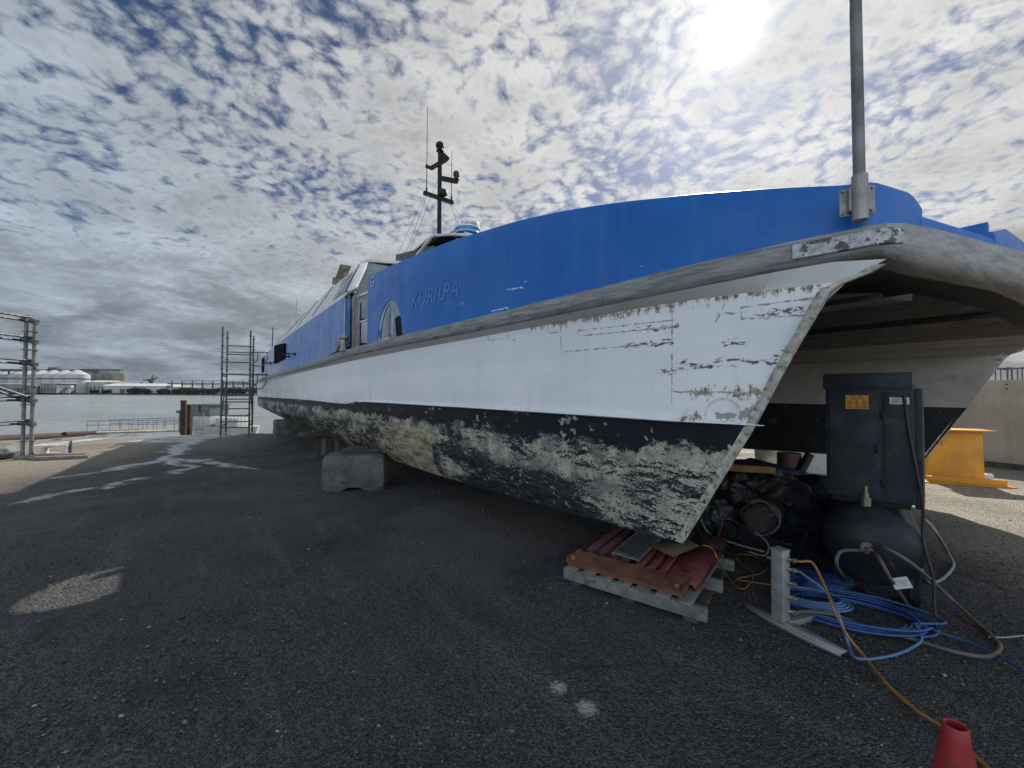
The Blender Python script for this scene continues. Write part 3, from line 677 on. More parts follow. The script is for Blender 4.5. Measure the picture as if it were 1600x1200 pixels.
# --- blue bulwarks
BTOP = [(-1.2, 2.80), (-.95, 2.81), (-.82, 2.835), (-.72, 2.858), (-.6, 2.887), (-.41, 2.936), (-.2, 2.994), (.04, 3.055), (.4, 3.15), (.8, 3.247), (1.25, 3.343), (1.8, 3.44), (2.4, 3.52), (3, 3.596), (3.6, 3.645), (4.2, 3.68), (4.8, 3.715), (5.6, 3.765), (6, 3.785)]
def arch(u_):     # height of the arch opening over the deck at u_
    t = (u_ - 4.99) / .53
    return 2.47 + .68 * sqrt(max(0, 1 - t * t)) if abs(t) < 1 else 0
def bulwark(far):
    mb = MB()
    ids = [i for i, q_ in enumerate(PLAN) if q_[0] < 6.05 and q_[1] < .63 and i < N2]
    pl = [PLAN[i] for i in ids]
    # refine
    seq = [(q_.x, q_.y) for q_ in crom([Vector((a, b, 0)) for a, b in pl], 8)]
    fr = plan_frames(seq, .10)
    outer, inner = [], []
    ends = len(fr)
    T = .07
    for i, ((p_, o_), (u0_, v0_)) in enumerate(zip(fr, seq)):
        zt = smooth_tab(BTOP, u0_) if v0_ < .25 else 2.80
        if v0_ > .50: zt -= .055 * ((v0_ - .50) / .12) ** 2
        zb = smooth_tab(SHZ, u0_) - .045
        za = arch(p_.x)
        zb2 = max(zb, za)
        rr = .035
        prof = [(0, zb2)] + [(0, zb2 + (zt - rr - zb2) * t) for t in (.33, .66, 1.)] + [(-rr * .3, zt - rr * .3), (-rr, zt), (-T + rr * .5, zt), (-T, zt - rr * .5), (-T, zb2), ]
        if zb2 - zb > .02: pass
        q_ = [(p_.x + o_.x * a, p_.y + o_.y * a, z_) for a, z_ in prof]
        outer.append([L(a, (SP - b) if far else b, c) for a, b, c in q_])
    k = len(outer[0]); vs = [q_ for r_ in outer for q_ in r_]; fs = []
    for i in range(len(outer) - 1):
        for j in range(k): fs.append((i * k + j, i * k + (j + 1) % k, (i + 1) * k + (j + 1) % k, (i + 1) * k + j))
    fs += [tuple(range(k)), tuple((len(outer) - 1) * k + i for i in range(k))]
    mb.add(vs, fs)
    return mb
bulwark(False).build('bulwark', M_blue, ferry, ang=40)
bulwark(True).build('bulwark', M_blue, ferry, ang=40)
# low front section with the taller middle block behind it
def front_wall(name, v0_, v1_, top0, top1, ret=0.):
    mb = MB(); T = .07; k = 14; rows_ = []
    for j in range(k + 1):
        v_ = v0_ + (v1_ - v0_) * j / k
        def fu(v__): return (-1.155 - .235 * (v__ - .5) / .97 if v__ < 1.47 else -1.39 - .11 * sin(max(0, (v__ - 1.47)) / (SP - 2.94) * pi) if v__ <= SP - 1.47 else -1.39 + .235 * (v__ - SP + 1.47) / .97)
        u_ = fu(v_) + .10; zt = top0 + (top1 - top0) * j / k
        if ret: zt -= .07 * max(0, 1 - (v_ - v0_) / .12) ** 2
        rows_.append([L(u_, v_, 2.492), L(u_, v_, zt - .03), L(u_ + .012, v_, zt - .006), L(u_ + .035, v_, zt), L(u_ + T, v_, zt - .01), L(u_ + T, v_, 2.492)])
    k2 = 6; vs = [q_ for r_ in rows_ for q_ in r_]
    fs = [(i * k2 + j, i * k2 + (j + 1) % k2, (i + 1) * k2 + (j + 1) % k2, (i + 1) * k2 + j) for i in range(k) for j in range(k2)]
    fs += [tuple(range(k2)), tuple(k * k2 + i for i in range(k2))]
    mb.add(vs, fs)
    if ret:      # inner return running aft from the gate
        mb.box(L(fu(v0_) + .13 + ret / 2, v0_ + .035, 2.492 + (top0 - 2.492) / 2 - .004), (ret, .066, top0 - 2.492))
    mb.build(name, M_blue, ferry, ang=40)
front_wall('bow_gate', .622, 1.41, 2.68, 2.665)
front_wall('bow_bulwark', 1.415, SP - 1.42, 2.775, 2.775, .9)
front_wall('bow_gate', SP - 1.41, SP - .622, 2.665, 2.68)
# dark seam under the bulwark
# lettering
def text(name, body, size, P, ax, ay, material, parent, ext=.002, shear=0.):
    c = bpy.data.curves.new(name, 'FONT'); c.body = body; c.size = size; c.extrude = ext; c.shear = shear; c.align_x = 'LEFT'
    o = bpy.data.objects.new(name, c)
    COL.objects.link(o); dg = bpy.context.evaluated_depsgraph_get(); dg.update()
    me = bpy.data.meshes.new_from_object(o.evaluated_get(dg)); bpy.data.objects.remove(o)
    o = bpy.data.objects.new(name, me); me.name = name; COL.objects.link(o); me.materials.clear(); me.materials.append(material)
    o.parent = parent
    ax, ay = Vector(ax).normalized(), Vector(ay).normalized(); az = ax.cross(ay)
    o.matrix_local = Matrix(((ax.x, ay.x, az.x, P[0]), (ax.y, ay.y, az.y, P[1]), (ax.z, ay.z, az.z, P[2]), (0, 0, 0, 1)))
    return o
M_letter = plain('faded_letters', (.075, .20, .50), .45, var=.25, scale=9.)
def bv(u_): return smooth_tab(FEV, u_) + .10
ucur = 4.16
for i_, ch in enumerate('KURILPA'):
    sl_ = (bv(ucur - .1) - bv(ucur + .1)) / .2          # dv per unit towards the bow
    o = text('letter', ch, .295, L(ucur, bv(ucur) - .007, 2.885 - .004 * i_), Vector((-1, -sl_, -.03)), (0, 0, 1), M_letter, ferry, .0015, .18)
    xs_ = [v.co.x for v in o.data.vertices]; ucur -= (max(xs_) - min(0, min(xs_))) + (.012 if ch != 'L' else -.01)
M_lgrey = plain('sticker_grey', (.45, .48, .5), .5)
tv2 = Vector((-1, (bv(5.8) - bv(5.5)) / .3, 0)).normalized()
text('letter_plate', 'G', .27, L(5.86, bv(5.8) - .012, 3.52), Vector((-.3, -(bv(5.5) - bv(5.8)), 0)), (0, 0, 1), M_lgrey, ferry, .004)

# --- bow post
bp = MB(); pc = Vector((-.945, .118))
px_, py_ = pc.x - .02, pc.y - .055
post = MB(); post.cyl(L(px_, py_, 2.56), L(px_ + .02, py_ - .01, 5.6), .026, k=16); post.build('bow_post', plain('post_grey', (.17, .165, .165), .55, .4, var=.2, scale=5., dirt=(.10, .09, .085), dscale=6.), ferry)
br_ = MB(); br_.cyl(L(px_, py_, 2.545), L(px_, py_, 2.775), .034, k=16); br_.build('post_socket', M_alu, ferry)
br_ = MB(); bt = R(33); bn = Vector((-sin(bt), cos(bt), 0)); btv = Vector((cos(bt), sin(bt), 0)); b0 = L(px_, py_, 2.66) - bn * .042
br_.box(b0, (.15, .012, .145), rz=bt)
for a in (-1, 1): br_.bar(b0 + btv * .038 * a + Vector((0, 0, -.06)) + bn * .02, b0 + btv * .038 * a + Vector((0, 0, .06)) + bn * .02, .012, .045, upv=bn)
for a in (-.062, .062):
    for b in (-.058, .058): br_.cyl(b0 + btv * a + Vector((0, 0, b)), b0 + btv * a + Vector((0, 0, b)) + bn * .016, .008, k=6)
br_.build('post_bracket', M_alu, ferry, bevel=.003)

# --- aft blue side panel, leaning white glazing band and roof
def side_v(u_): return smooth_tab(FEV, u_) + .08
AU = [7.25, 8, 9, 10.5, 12, 14, 16, 18, 20, 22, 23.6]
def ztop_blue(u_): return lerp_tab([(7.2, 3.66), (12, 3.62), (16, 3.58), (20, 3.50), (23.6, 3.32)], u_)
mb = MB(); rows_ = []
for u_ in AU:
    v_ = side_v(u_); z0 = smooth_tab(SHZ, u_) + lerp_tab([(7.2, .10), (9.2, .02), (10, -.03)], u_)
    zt = ztop_blue(u_); rows_.append([L(u_, v_, z0), L(u_, v_ + .005, (z0 + zt) / 2), L(u_, v_ + .01, zt), L(u_, v_ + .08, zt), L(u_, v_ + .08, z0)])
k = 5; vs = [q_ for r_ in rows_ for q_ in r_]
mb.add(vs, [(i * k + j, i * k + (j + 1) % k, (i + 1) * k + (j + 1) % k, (i + 1) * k + j) for i in range(len(rows_) - 1) for j in range(k)] + [tuple(range(k)), tuple((len(rows_) - 1) * k + i for i in range(k))])
mb.build('side_panel', M_blue, ferry, ang=30)
# the same on the far side
mb = MB(); mb.add([(q_[0], -(SP - (-q_[1])), q_[2]) for q_ in vs], [(i * k + j, i * k + (j + 1) % k, (i + 1) * k + (j + 1) % k, (i + 1) * k + j) for i in range(len(rows_) - 1) for j in range(k)])
mb.build('side_panel', M_blue, ferry, ang=30)
def zroof(u_): return lerp_tab([(5.8, 4.35), (7.2, 4.70), (12, 4.86), (18, 4.80), (22, 4.56), (23.6, 4.2)], u_)
RV = .12
mb = MB(); rows_ = []
for u_ in AU:
    v_ = side_v(u_) + .04; zt = ztop_blue(u_)
    e_ = .75 * max(0, 1 - (u_ - 7.25) / 3); e2 = e_ + .1 * (u_ < 7.3); ub_ = u_ - .35 * (u_ < 7.3)
    rows_.append([L(ub_, v_, zt + .004), L(ub_ + .05 * (u_ < 7.3), v_ + .03, zt + .10), L(u_ + e_, RV - .04, zroof(u_) - .05), L(u_ + e_, RV + .05, zroof(u_)), L(u_ + e_, 1.2, zroof(u_) + .08), L(u_ + e_, SP / 2, zroof(u_) + .12), L(u_ + e_, SP - 1.2, zroof(u_) + .08), L(u_ + e_, SP - RV - .05, zroof(u_)), L(ub_, SP - v_, zt)])
mb.grid(rows_); mb.add(rows_[-1], [tuple(range(len(rows_[0])))])
mb.build('cabin_roof', M_cabin, ferry, ang=30)
# aft end wall, rounded-off stern quarter
mb = MB(); mb.prism([L(23.55, side_v(23.5) + .02, 2.24), L(23.55, SP - side_v(23.5) - .02, 2.24), L(23.55, SP - side_v(23.5) - .02, 3.32), L(23.55, SP - .3, 4.0), L(23.55, .3, 4.0), L(23.55, side_v(23.5) + .02, 3.32)], (.08, 0, 0))
mb.build('stern_wall', M_cabin, ferry)
sq = MB()
for i in range(7):
    a0, a1 = R(15 * i), R(15 * (i + 1)) if i < 6 else R(90)
    if i == 6: break
    r_ = .65; c_ = (23.62, side_v(23.5) + r_)
    def P(a, z, rr): return L(c_[0] + rr * sin(a), c_[1] - rr * cos(a), z)
    sq.add([P(a0, 2.24, r_), P(a1, 2.24, r_), P(a1, 3.3, r_ * .97), P(a0, 3.3, r_ * .97), P(a1, 3.9, r_ * .5), P(a0, 3.9, r_ * .5)], [(0, 1, 2, 3), (3, 2, 4, 5)])
sq.build('stern_quarter', M_cabin, ferry)
# triangular side window behind the leaning pillar, long groove, roof gear
def lean(u_, t):          # point on the leaning band
    v_ = side_v(u_) + .07; zt = ztop_blue(u_) + .10
    return L(u_, v_ + (RV - .04 - v_) * t - .012, zt + (zroof(u_) - .05 - zt) * t + .008)
mb = MB(); mb.add([lean(7.75, .06), lean(8.9, .10), lean(9.8, .85), lean(8.3, .9)], [(0, 1, 2, 3)])
sw = mb.build('side_window', M_greyglass, ferry)
sol = sw.modifiers.new('thickness', 'SOLIDIFY'); sol.thickness = .015
def edge(t, off=0.):     # front edge of the leaning band
    v_ = side_v(7.25) + .07; a = L(6.95 + off, v_ - .01, 3.76); b = L(8.0 + off, RV - .04, 4.66); return a + (b - a) * t
mb = MB(); mb.bar(edge(-.05, .34) + Vector((0, .012, .006)), edge(.97, .34) + Vector((0, .012, .006)), .10, .03); mb.build('window_pillar', M_black, ferry)
mb = MB(); mb.bar(edge(-.14, .05), edge(1.04, .05), .15, .06); mb.bar(edge(1.02, .02), L(7.95, 1.3, 4.80), .10, .07)
mb.build('roof_pillar', M_cabin, ferry, bevel=.01)
for u_ in (11, 13.4, 15.8, 18.2):
    mb = MB(); mb.bar(lean(u_, .05), lean(u_ + .3, .97), .03, .012); mb.build('glazing_bar', M_galv, ferry)
mb = MB(); mb.box(L(11.9, .35, zroof(11.9) + .22), (.55, .3, .22), ry=R(-12)); mb.box(L(11.45, .35, zroof(11.9) + .38), (.75, .3, .05), ry=R(22)); mb.bar(L(12.1, .35, zroof(12)), L(12.1, .35, zroof(12) + .2), .1, .1)
mb.build('roof_vent', plain('mossy_grey', (.15, .15, .13), .8, var=.5, scale=8.), ferry, bevel=.01)
mb = MB(); mb.box(L(19.4, .25, zroof(19.4) + .09), (.5, .2, .14)); mb.build('roof_hatch', M_galv, ferry, bevel=.01)
# stern hopper window, small dark window, stanchions, brackets
def on_side(u_, z, off=0.): return L(u_, side_v(u_) - off, z)
mb = MB(); mb.prism([on_side(14.9, 2.83, .02), on_side(17.5, 2.78, .02), on_side(17.5, 3.52, .02), on_side(14.9, 3.36, .02)], L(0, -.05, 0)); mb.build('stern_window', M_open, ferry)
mb = MB(); mb.prism([on_side(21.6, 2.62, .004), on_side(22.6, 2.6, .004), on_side(22.6, 3.28, .004), on_side(21.6, 3.34, .004)], L(0, -.02, 0)); mb.build('stern_window', M_open, ferry)
for u_ in (13.0, 14.1, 17.9, 19.0):
    z_ = 2.85
    mb = MB(); mb.tube([on_side(u_, z_, 0), on_side(u_, z_, .28), on_side(u_ + .05, z_ - .02, .3)], .018, smooth=0); mb.bar(on_side(u_, z_ - .05, .0), on_side(u_, z_ + .05, .0), .08, .02, upv=(1, 0, 0)); mb.build('mooring_bracket', M_black, ferry)
for u_, h in ((21.0, 6.1), (23.2, 5.4)):
    mb = MB(); mb.cyl(L(u_, .35, 3.6), L(u_, .35, h), .035, .02, k=8); mb.build('flag_staff', M_galv, ferry)
# the side boarding gap: front wall of cabin, doorway, gate, bollard
mb = MB()
mb.prism([L(7.32, side_v(7.3) + .12, 2.45), L(7.32, side_v(7.3) + .12, 3.6), L(8.02, RV + .02, 4.64), L(8.02, 5.6, 4.7), L(7.32, 5.9, 2.45)], (.05, 0, 0)); mb.build('cabin_front', plain('cabin_shade_grey', (.24, .255, .27), .4, var=.15, scale=3.), ferry)  # white front wall, its shade painted in as grey
mb = MB(); mb.box(L(7.24, .05, 3.40), (.03, .62, .40)); mb.build('door_window', M_greyglass, ferry)
mb = MB(); mb.box(L(7.24, .05, 2.92), (.03, .62, .46)); mb.build('door_panel', plain('panel_white', (.62, .65, .66), .35, var=.08), ferry)
mb = MB(); mb.prism([L(6.72, -.38, 2.47), L(7.30, -.38, 2.47), L(7.30, -.38, 3.42), L(6.72, -.38, 3.42)], (0, -.03, 0))
mb.build('doorway', M_black, ferry)
mb = MB(); a = side_v(7.2) - .02
mb.tube([L(7.30, a, 2.50), L(7.30, a, 3.50), L(7.26, a, 3.60), L(7.12, a, 3.63), L(6.45, a + .03, 3.63)], .024, smooth=3); mb.build('door_frame', M_galv, ferry)
for u_, wd in ((6.70, .085), (6.56, .05), (6.44, .03)):
    mb = MB(); mb.bar(L(u_, side_v(6.8) + .02, 2.46), L(u_, side_v(6.8) + .02, 3.52), wd, wd); mb.build('gate_post', M_alu, ferry)
for z_, q_ in ((3.49, .04), (2.99, .025)):
    mb = MB(); mb.bar(L(6.6, side_v(6.8) + .02, z_), L(6.0, side_v(5.9) + .05, z_), q_, q_); mb.build('gate_rail', M_cabin, ferry)
mb = MB(); mb.box(L(6.25, -.02, 2.93), (.75, .03, .42)); mb.build('gate_panel', plain('gate_white', (.6, .63, .65), .4, var=.1), ferry)
mb = MB(); mb.lathe([(.09, 0), (.06, .05), (.055, .22), (.10, .25), (.10, .30)], L(7.05, side_v(7.0) - .10, 2.48), k=14); mb.lathe([(.03, 0), (.10, .02), (.10, .1), (.03, .12)], L(7.4, side_v(7.4) - .06, 2.6), axis=(0, 1, 0), k=14)
mb.build('bollard', plain('bollard_paint', (.30, .31, .30), .6, .3, var=.4, scale=12.), ferry)
# deck clutter seen through the arch: white locker, dark leaning panel, weathered post
mb = MB(); mb.box(L(4.9, .75, 2.75), (1.9, .5, .62)); mb.build('deck_locker', M_cabin, ferry, bevel=.02)
mb = MB(); mb.box(L(5.22, -.12, 2.70), (.14, .06, .5), ry=R(14)); mb.build('leaning_plate', M_black, ferry)
mb = MB(); mb.box(L(4.62, -.02, 2.68), (.12, .1, .44)); mb.build('timber_post', plain('weathered_timber', (.25, .23, .13), .8, var=.4, scale=9.), ferry)
mb = MB(); k = 20; arc = [L(4.99 - .53 * cos(pi * i / k), bv(4.99 - .53 * cos(pi * i / k)) + .035, 2.46 + .68 * sin(pi * i / k)) for i in range(k + 1)]
mb.tube(arc, .018, smooth=0); mb.build('arch_trim', M_cabin, ferry)

# --- wheelhouse
M_visor = plain('visor_dark', (.02, .022, .026), .3, var=.3, scale=3.)
mb = MB()
mb.add([L(11.6, 2.0, 5.0), L(7.6, 2.1, 4.7), L(7.6, SP - 2.1, 4.7), L(11.6, SP - 2.0, 5.0), L(11.6, 2.02, 6.16), L(8.9, 2.15, 5.72), L(8.9, SP - 2.15, 5.72), L(11.6, SP - 2.02, 6.16)], [(0, 1, 5, 4), (1, 2, 6, 5), (2, 3, 7, 6), (3, 0, 4, 7), (4, 5, 6, 7)])
mb.build('wheelhouse', M_visor, ferry)
ro = [(11.9, 2.5, 6.2), (8.9, 2.0, 5.84), (8.0, 1.95, 5.64), (7.0, 2.0, 5.35), (6.9, 2.6, 5.36), (6.9, SP - 2.6, 5.36), (7.0, SP - 2.0, 5.35), (8.0, SP - 1.95, 5.64), (8.9, SP - 2.0, 5.84), (11.9, SP - 2.5, 6.2)]
mb = MB(); mb.prism([L(*q_) for q_ in ro], (0, 0, .05)); mb.build('wheelhouse_roof', M_visor, ferry)
mb = MB(); mb.tube([L(a, b, c + .035) for a, b, c in ro], .035, smooth=4); mb.build('roof_trim', M_cabin, ferry)
mb = MB(); mb.bar(L(10.6, 1.97, 5.42), L(8.7, 1.98, 5.82), .07, .05); mb.build('wheelhouse_pillar', M_cabin, ferry)
# --- mast
MU, MV = 11.0, 3.27
mb = MB(); mb.bar(L(MU, MV, 5.6), L(MU, MV, 9.72), .115, .115); mb.build('mast', M_black, ferry, bevel=.02)
mb = MB(); mb.lathe([(.06, 0), (.13, .03), (.10, .08), (.10, .14), (.14, .17), (.14, .26), (.09, .32)], L(MU, MV, 9.70), k=14)
mb.build('masthead_light', M_black, ferry)
mb = MB(); mb.prism([L(MU, MV + .04, 9.75), L(MU, MV + .18, 9.72), L(MU, MV + .36, 9.62), L(MU, MV + .34, 9.55), L(MU, MV + .16, 9.40), L(MU, MV + .04, 9.40)], (.22, 0, 0)); mb.build('loudhailer', M_black, ferry)
mb = MB(); mb.bar(L(MU, MV, 9.32), L(MU, MV - .30, 9.06), .10, .13); mb.bar(L(MU, MV - .26, 9.05), L(MU, MV - .50, 9.07), .07, .09); mb.build('crossarm', M_black, ferry)
mb = MB(); mb.bar(L(MU, MV, 8.82), L(MU, MV + .66, 8.90), .12, .13); mb.build('crossarm', M_black, ferry)
mb = MB(); mb.lathe([(.11, 0), (.08, .04), (.08, .10), (.11, .12), (.11, .24), (.07, .29)], L(MU, MV + .62, 8.95), k=14); mb.build('navigation_light', plain('lamp_maroon', (.04, .008, .012), .4), ferry)
mb = MB(); mb.bar(L(MU, MV - .56, 8.17), L(MU, MV + .50, 8.12), .11, .11); mb.build('crossarm', M_black, ferry)
mb = MB(); mb.lathe([(.10, 0), (.14, .04), (.14, .13), (.09, .2)], L(MU - .12, MV + .08, 8.2), k=14); mb.build('signal_horn', M_black, ferry)
for dv, z0, z1 in ((-.46, 8.15, 11.05), (.44, 8.1, 9.88)):
    mb = MB(); mb.cyl(L(MU, MV + dv, z0), L(MU, MV + dv, z0 + .22), .03, k=8); mb.cyl(L(MU, MV + dv, z0 + .22), L(MU, MV + dv, z1), .014, .008, k=6); mb.build('whip_antenna', M_black, ferry)
for z0, dv, b in ((8.1, -.52, (12.6, 2.3, 6.2)), (8.1, -.45, (11.6, 2.3, 6.1)), (8.05, .42, (9.4, 3.4, 5.9)), (8.05, .47, (8.6, 3.6, 5.8)), (8.8, -.05, (11.9, 2.5, 6.2))):
    mb = MB(); mb.cyl(L(MU, MV + dv, z0), L(*b), .007, k=4); mb.build('mast_stay', M_galv, ferry)
mb = MB(); mb.bar(L(10.4, 3.1, 6.0), L(10.4, 3.1, 6.62), .05, .05); mb.cyl(L(10.4, 3.1, 6.6), L(9.9, 3.4, 6.78), .025); mb.cyl(L(9.98, 3.35, 6.76), L(9.8, 3.45, 6.80), .08, .09); mb.build('search_light', M_galv, ferry)
# --- radar
RU, RVV = 7.46, 2.4
mb = MB(); mb.lathe([(.25, 0), (.29, .03), (.30, .10), (.31, .16)], L(RU, RVV, 5.58), k=32); ra = mb.build('radar_base', plain('radar_blue', (.02, .17, .42), .3, var=.1), ferry)
mb = MB(); mb.lathe([(.312, 0), (.315, .09), (.30, .16), (.25, .20), (.1, .22), (.0, .222)], L(RU, RVV, 5.74), k=32); mb.build('radar_dome', plain('radar_white', (.72, .73, .72), .35, var=.06), ferry)
mb = MB(); mb.lathe([(.3, 0), (.306, .025), (.3, .04)], L(RU, RVV, 5.615), k=32); mb.build('radar_stripe', plain('radar_light_blue', (.25, .5, .68), .3, var=.1), ferry)
mb = MB(); mb.box(L(RU, RVV, 5.545), (.5, .4, .05)); mb.tube([L(RU + .35, RVV - .2, 5.1), L(RU + .3, RVV - .2, 5.48), L(RU - .1, RVV - .2, 5.52)], .025, smooth=2); mb.tube([L(RU + .35, RVV + .2, 5.1), L(RU + .3, RVV + .2, 5.48), L(RU - .1, RVV + .2, 5.52)], .025, smooth=2); mb.bar(L(RU - .1, RVV, 5.0), L(RU - .1, RVV, 5.52), .12, .12)
mb.build('radar_stand', M_cabin, ferry)
nd = (Vector((0, 0, 0)) - w(RU, RVV)); na = math.atan2(nd.y, nd.x) - math.atan2(BU.y, BU.x)
M_ink = plain('ink', (.02, .025, .03), .5)
for i, ch in enumerate('FURUNO'):
    a = na + R(-26 + i * 11) + R(6)
    c_ = Vector((cos(a), sin(a), 0)); P = L(RU, RVV, 5.77) + c_ * .317
    t_ = Vector((-sin(a), cos(a), 0))
    text('radar_letter', ch, .085, P - t_ * .025, t_, (0, 0, 1), M_ink, ferry, .002)
# --- water jets at the stern
for vv in (0.1, SP - .1):
    mb = MB(); mb.lathe([(.2, -.3), (.26, 0), (.24, .45), (.30, .5), (.30, .75), (.22, .8)], L(LEN, vv, .75), axis=(1, 0, 0), k=20); mb.build('water_jet', M_black, ferry)

# ------------------------------------------------------------------ supports under the ferry
def f_conc(n):
    o = n.coord(); k = n.noise(o, 3., 8, .65); f_ = n.noise(o, 40., 5, .7)
    c = n.mix(n.ss(k, .3, .7), (.07, .068, .064), (.165, .16, .15)); c = n.mix(n.ss(n.noise(o, 7., 7, .7), .56, .7), c, (.10, .10, .09))
    c = n.v('SCALE', c, scale=n.ss(f_, .3, .7, .75, 1.2))
    return {'Base Color': c, 'Roughness': .9, 'Normal': n.bump(n.m('ADD', f_, n.m('MULTIPLY', k, 3.)), .9, .02)}
M_conc = mat('rough_concrete', f_conc, .9)
M_timber = plain('grey_timber', (.17, .155, .135), .85, var=.35, scale=8., dirt=(.07, .06, .05), dscale=9., bump=.4)
M_dtimber = plain('dark_timber', (.055, .048, .04), .9, var=.4, scale=8., bump=.4)
def block(name, c, size, rz, label, cat, group, notch=True, ragged=.02):
    bm = bmesh.new(); bmesh.ops.create_cube(bm, size=1)
    bmesh.ops.subdivide_edges(bm, edges=bm.edges[:], cuts=9, use_grid_fill=True)
    for v in bm.verts:
        x, y, z = v.co; a = Vector((x, y, z)) * 2
        # round the corners
        r_ = 1 - .045 * max(0, abs(a.x * a.y) ** 8 + abs(a.x * a.z) ** 8 + abs(a.y * a.z) ** 8)
        v.co *= r_
        if notch and z < -.28 and abs(x) < .26: v.co.z += .14 if abs(x) < .2 else .07
        v.co = Vector((v.co.x * size[0], v.co.y * size[1], v.co.z * size[2]))
        k = v.co * 3.1 + Vector(c)
        v.co += Vector((mnoise.noise(k), mnoise.noise(k + Vector((7, 0, 0))), mnoise.noise(k + Vector((0, 9, 0))))) * ragged
    me = bpy.data.meshes.new(name); bm.to_mesh(me); bm.free(); me.materials.append(M_conc)
    me.polygons.foreach_set('use_smooth', [True] * len(me.polygons)); me.set_sharp_from_angle(angle=R(50))
    o = bpy.data.objects.new(name, me); COL.objects.link(o); o.location = c; o.rotation_euler = (0, 0, rz)
    return tag(o, label, cat, group)
BR = math.atan2(BV.y, BV.x)
bc = Vector((-2.86, 7.72, 0)); gg = gz(bc.x, bc.y)
block('concrete_block', (bc.x, bc.y, gg + .29), (1.06, .80, .66), R(12), 'chunky rounded concrete block under the keel, nearest of the supports', 'block', 'blocks and cribs under the keel')
t = MB(); t.box((0, 0, 0), (.85, .3, .07)); t.box((.25, .1, .06), (.4, .2, .05)); t.box((-.1, 0, .055), (.3, .16, .04))
o = t.build('packing_timber', M_dtimber, bevel=.008); o.location = (bc.x + .12, bc.y + .1, gg + .655); o.rotation_euler = (0, 0, R(14)); tag(o, 'dark packing timbers wedged between nearest concrete block and keel', 'timber')
sb = w(19.6, .1); gg = gz(sb.x, sb.y)
block('concrete_block', (sb.x, sb.y, gg + .36), (1.5, 1.1, .78), BR, 'squared concrete block under the stern below the black water jet', 'block', 'blocks and cribs under the keel', False, .01)
tc = w(11.0, .05); gg = gz(tc.x, tc.y)
cr = empty('timber_trestle', (tc.x, tc.y, gg), BR, 'timber trestle of upright posts under the hull between two concrete blocks', 'trestle', 'blocks and cribs under the keel')
mb = MB()
for i in range(6):
    p_ = MB(); p_.box((-.42 + i * .17, (.04 if i % 2 else -.05), .30), (.10, .11, .58)); p_.build('post', M_timber if i % 2 else M_dtimber, cr, bevel=.006)
p_ = MB(); p_.box((0, 0, .03), (1.15, .5, .06)); p_.build('base_board', M_dtimber, cr, bevel=.006)
p_ = MB(); p_.box((-.12, .0, .66), (1.5, .5, .1)); p_.box((0.05, .05, .735), (1.1, .4, .05)); p_.build('head_beam', M_dtimber, cr, bevel=.006)
# far hull's own supports
for u_, nm in ((5.2, 'concrete block under the far hull, mostly hidden by machinery'), (14, 'concrete block under the far hull in the shadows amidships')):
    c_ = w(u_, SP); block('concrete_block', (c_.x, c_.y, gz(c_.x, c_.y) + .26), (1.2, .9, .62), BR, nm, 'block', 'blocks and cribs under the keel', False)

# ------------------------------------------------------------------ scaffold towers
M_scaf = plain('scaffold_steel', (.085, .09, .11), .6, .25, var=.35, scale=9., dirt=(.07, .05, .04), dscale=6.)
M_scaf2 = plain('scaffold_bright', (.17, .17, .17), .6, .25, var=.3, scale=9., dirt=(.14, .10, .07), dscale=6.)
def standard(name, x, y, h, par, m_, r_=.03):
    mb = MB(); mb.cyl((x, y, .12), (x, y, h), r_, k=10)
    z = .5
    while z < h - .1: mb.cyl((x, y, z - .012), (x, y, z + .012), r_ * 2.1, k=8); z += .5
    s_ = mb.build(name, m_, par)
    mb = MB(); mb.box((x, y, .012), (.17, .17, .015)); mb.cyl((x, y, .02), (x, y, .2), .02, k=8); mb.cyl((x, y, .13), (x, y, .16), .055, k=8); mb.build('base_jack', m_, s_)
    return s_
sc0 = w(20.4, -2.9); sc = empty('scaffold_tower', (-12.18, 18.35, gz(-12.18, 18.35)), math.atan2(BV.y, BV.x) - R(8), 'tall slim steel scaffold tower standing by the ferry stern', 'scaffold', 'scaffold towers')
for x, y, h in ((-.52, 0, 4.85), (.52, 0, 4.75), (-.52, 1.35, 4.8), (.52, 1.35, 4.65)): standard('standard', x, y, h, sc, M_scaf, .036)
for z in (.42, .68, .95, 1.25, 1.55, 1.83, 2.4, 2.75, 3.3, 3.75, 4.15):
    mb = MB(); mb.cyl((-.56, 0 if z < 3.5 else 1.35, z), (.56, 0 if z < 3.5 else 1.35, z), .026, k=8); mb.build('ledger', M_scaf, sc)
for z in (.5, 1.55, 2.7, 3.75):
    mb = MB()
    for x in (-.52, .52): mb.cyl((x, 0, z), (x, 1.35, z), .026, k=8)
    mb.cyl((-.56, 1.35, z + .1), (.56, 1.35, z + .1), .026, k=8); mb.build('transom_tube', M_scaf, sc)
mb = MB(); mb.cyl((-.52, .03, .9), (-.52, 1.3, 2.6), .024, k=8); mb.cyl((.52, .03, 2.6), (.52, 1.3, .9), .024, k=8); mb.build('diagonal_brace', M_scaf, sc)
mb = MB()
for i in range(4): mb.box((-.0, .18 + i * .3, 2.80), (1.1, .26, .045))
mb.build('platform', M_galv, sc)
mb = MB(); mb.box((.95, .3, 2.80), (.8, .5, .05)); mb.build('hop_up_platform', M_scaf, sc)
